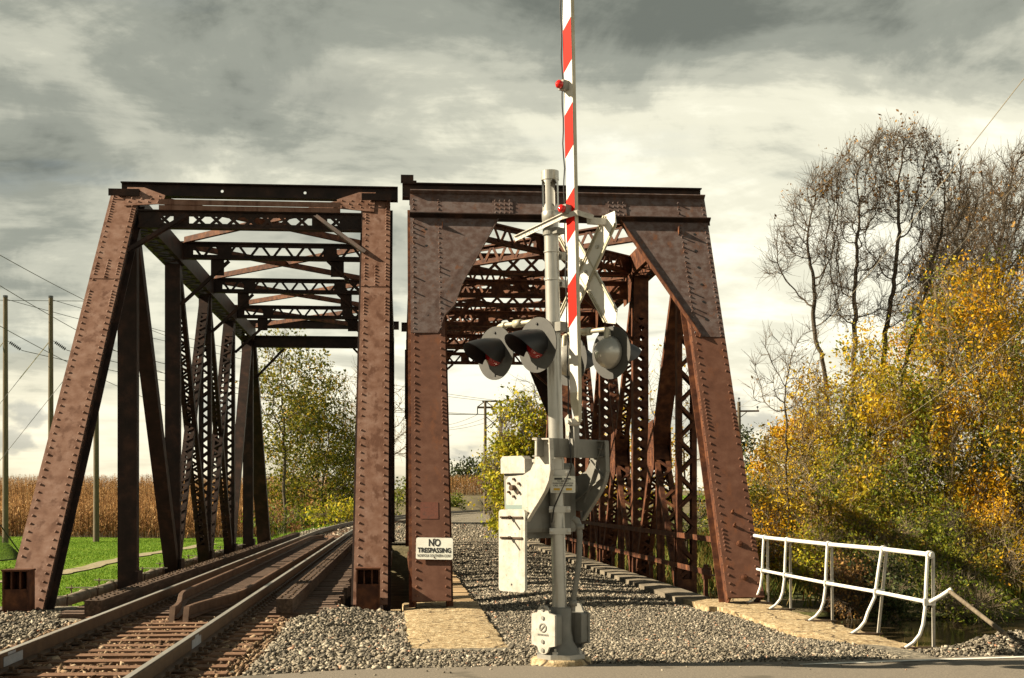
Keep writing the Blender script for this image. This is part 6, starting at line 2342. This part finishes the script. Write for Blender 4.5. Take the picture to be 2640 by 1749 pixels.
# --- corn
def corn(name, label, P0, n_leaf, height, seed, mat):
    r = np.random.default_rng(seed)
    n = len(P0)
    H = height * r.uniform(0.82, 1.12, n)
    lean = r.normal(0, 0.07, (n, 2))
    top = P0 + np.stack([lean[:, 0] * H, lean[:, 1] * H, H], -1)
    Vs, Fs = [], []
    # stalk: thin upright blade pair
    w = 0.022
    ax = r.uniform(0, np.pi, n)
    dx = np.stack([np.cos(ax), np.sin(ax), 0 * ax], -1) * w
    Vs.append(np.stack([P0 - dx, P0 + dx, top + dx * 0.4, top - dx * 0.4], 1))
    for k in range(n_leaf):
        t = r.uniform(0.12, 0.98, (n, 1))
        a = P0 + (top - P0) * t
        an = r.uniform(0, 2 * np.pi, n)
        out = np.stack([np.cos(an), np.sin(an), 0 * an], -1)
        ln = r.uniform(0.25, 0.6, (n, 1)) * (1.1 - 0.5 * t)
        b = a + out * ln * 0.55 + np.array([0, 0, 1.0]) * ln * r.uniform(-0.1, 0.45, (n, 1))
        c = a + out * ln + np.array([0, 0, 1.0]) * ln * r.uniform(-0.9, 0.1, (n, 1))
        sd = np.stack([-np.sin(an), np.cos(an), 0 * an], -1) * r.uniform(0.025, 0.05, (n, 1))
        Vs.append(np.stack([a, b - sd, c, b + sd], 1))
    V = np.concatenate(Vs).reshape(-1, 3)
    F = np.arange(len(V)).reshape(-1, 4)
    return tag(fastmesh(name, V, F, mat), label, kind='stuff')


CORN = M_island('dry_corn', [(0.0, (0.075, 0.034, 0.012)), (0.3, (0.18, 0.088, 0.030)), (0.6, (0.30, 0.155, 0.056)), (0.85, (0.40, 0.23, 0.09)), (1.0, (0.50, 0.33, 0.16))], 0.8, 0.2)
r = np.random.default_rng(5)


def corn_pts(u0, u1, du, x0, x1, dx):
    ys = np.arange(u0, u1, du)
    out = []
    for yv in ys:
        xs = np.arange(x0(yv), x1(yv), dx)
        xs = xs + r.normal(0, dx * 0.25, len(xs))
        out.append(np.stack([xs, yv + r.normal(0, 0.08, len(xs)), 0 * xs], -1))
    q = np.concatenate(out)
    q[:, 2] = ground_z(q[:, 0], q[:, 1])
    return q


xl = lambda yv: -0.31 * yv - 2.0
xr = lambda yv: -0.045 * yv - 1.0
corn('corn_front', 'front rows of the dry corn field beyond the lawn', corn_pts(107.5, 113, 0.76, xl, xr, 0.17), 9, 2.6, 1, CORN)
corn('corn_field', 'dry tan corn field rising behind the lawn', np.concatenate([corn_pts(113, 140, 0.9, xl, xr, 0.24), corn_pts(140, 240, 2.0, xl, xr, 0.30)]), 6, 2.5, 2, CORN)
corn('far_corn', 'far strip of corn seen between the two bridges', corn_pts(206, 216, 0.9, lambda y_: 0.03 * y_, lambda y_: 0.15 * y_, 0.28), 8, 2.9, 3, CORN)
# grass tufts over the lawn and verges
GRASSM = M_island('grass_blade', [(0.0, (0.075, 0.16, 0.010)), (0.4, (0.12, 0.225, 0.016)), (0.75, (0.165, 0.28, 0.022)), (1.0, (0.26, 0.32, 0.05))], 0.8, 0.25)


def tufts(name, label, pts, h, w, mat, seed):
    rr = np.random.default_rng(seed)
    n = len(pts)
    an = rr.uniform(0, 2 * np.pi, n)
    sd = np.stack([np.cos(an), np.sin(an), 0 * an], -1) * w
    tp = pts + np.stack([rr.normal(0, h * .35, n), rr.normal(0, h * .35, n), h * rr.uniform(0.6, 1.3, n)], -1)
    V = np.stack([pts - sd, pts + sd, tp], 1).reshape(-1, 3)
    return tag(fastmesh(name, V, np.arange(len(V)).reshape(-1, 3), mat), label, kind='stuff')


n = 80000
yy = r.uniform(33, 107, n)
xx = r.uniform(-0.31 * yy - 2, np.minimum(-6.3, -0.1 * yy + 2))
kp = xx < -6.3
pt = np.stack([xx, yy, ground_z(xx, yy) + 0.05], -1)[kp]
pd = np.array([[c.x, c.y] for c in [cp[i].lerp(cp[i + 1], k / 8) for i in range(len(cp) - 1) for k in range(9)]])
dmin = np.min(np.linalg.norm(pt[:, None, :2] - pd[None], axis=2), axis=1)
pt = pt[dmin > 0.85]
tufts('lawn_blade', 'short green grass of the lawn', pt, 0.06, 0.022, GRASSM, 1)
n = 9000
yy = r.uniform(56, 92, n)
xx = r.uniform(-9, -5.7, n) + tshift(yy)
tufts('verge_blade', 'longer grass on the far embankment verge', np.stack([xx, yy, ground_z(xx, yy) + 0.05], -1), 0.22, 0.03, GRASSM, 2)
n = 16000
yy = r.uniform(41.5, 66, n)
xx = r.uniform(6.5, 26, n)
WEED = M_island('bank_weed', [(0.0, (0.05, 0.085, 0.014)), (0.35, (0.10, 0.13, 0.02)), (0.65, (0.20, 0.17, 0.04)), (0.9, (0.28, 0.20, 0.07)), (1.0, (0.30, 0.12, 0.03))], 0.8, 0.25)
tufts('bank_weeds', 'weeds and grass over the far creek bank', np.stack([xx, yy, ground_z(xx, yy) + 0.03], -1), 0.5, 0.035, WEED, 3)
n = 5000
yy = r.uniform(15.5, 24, n)
xx = r.uniform(6.3, 14, n)
tufts('near_bank_weeds', 'weeds on the near creek bank beside the handrail', np.stack([xx, yy, ground_z(xx, yy) + 0.02], -1), 0.22, 0.02, WEED, 4)
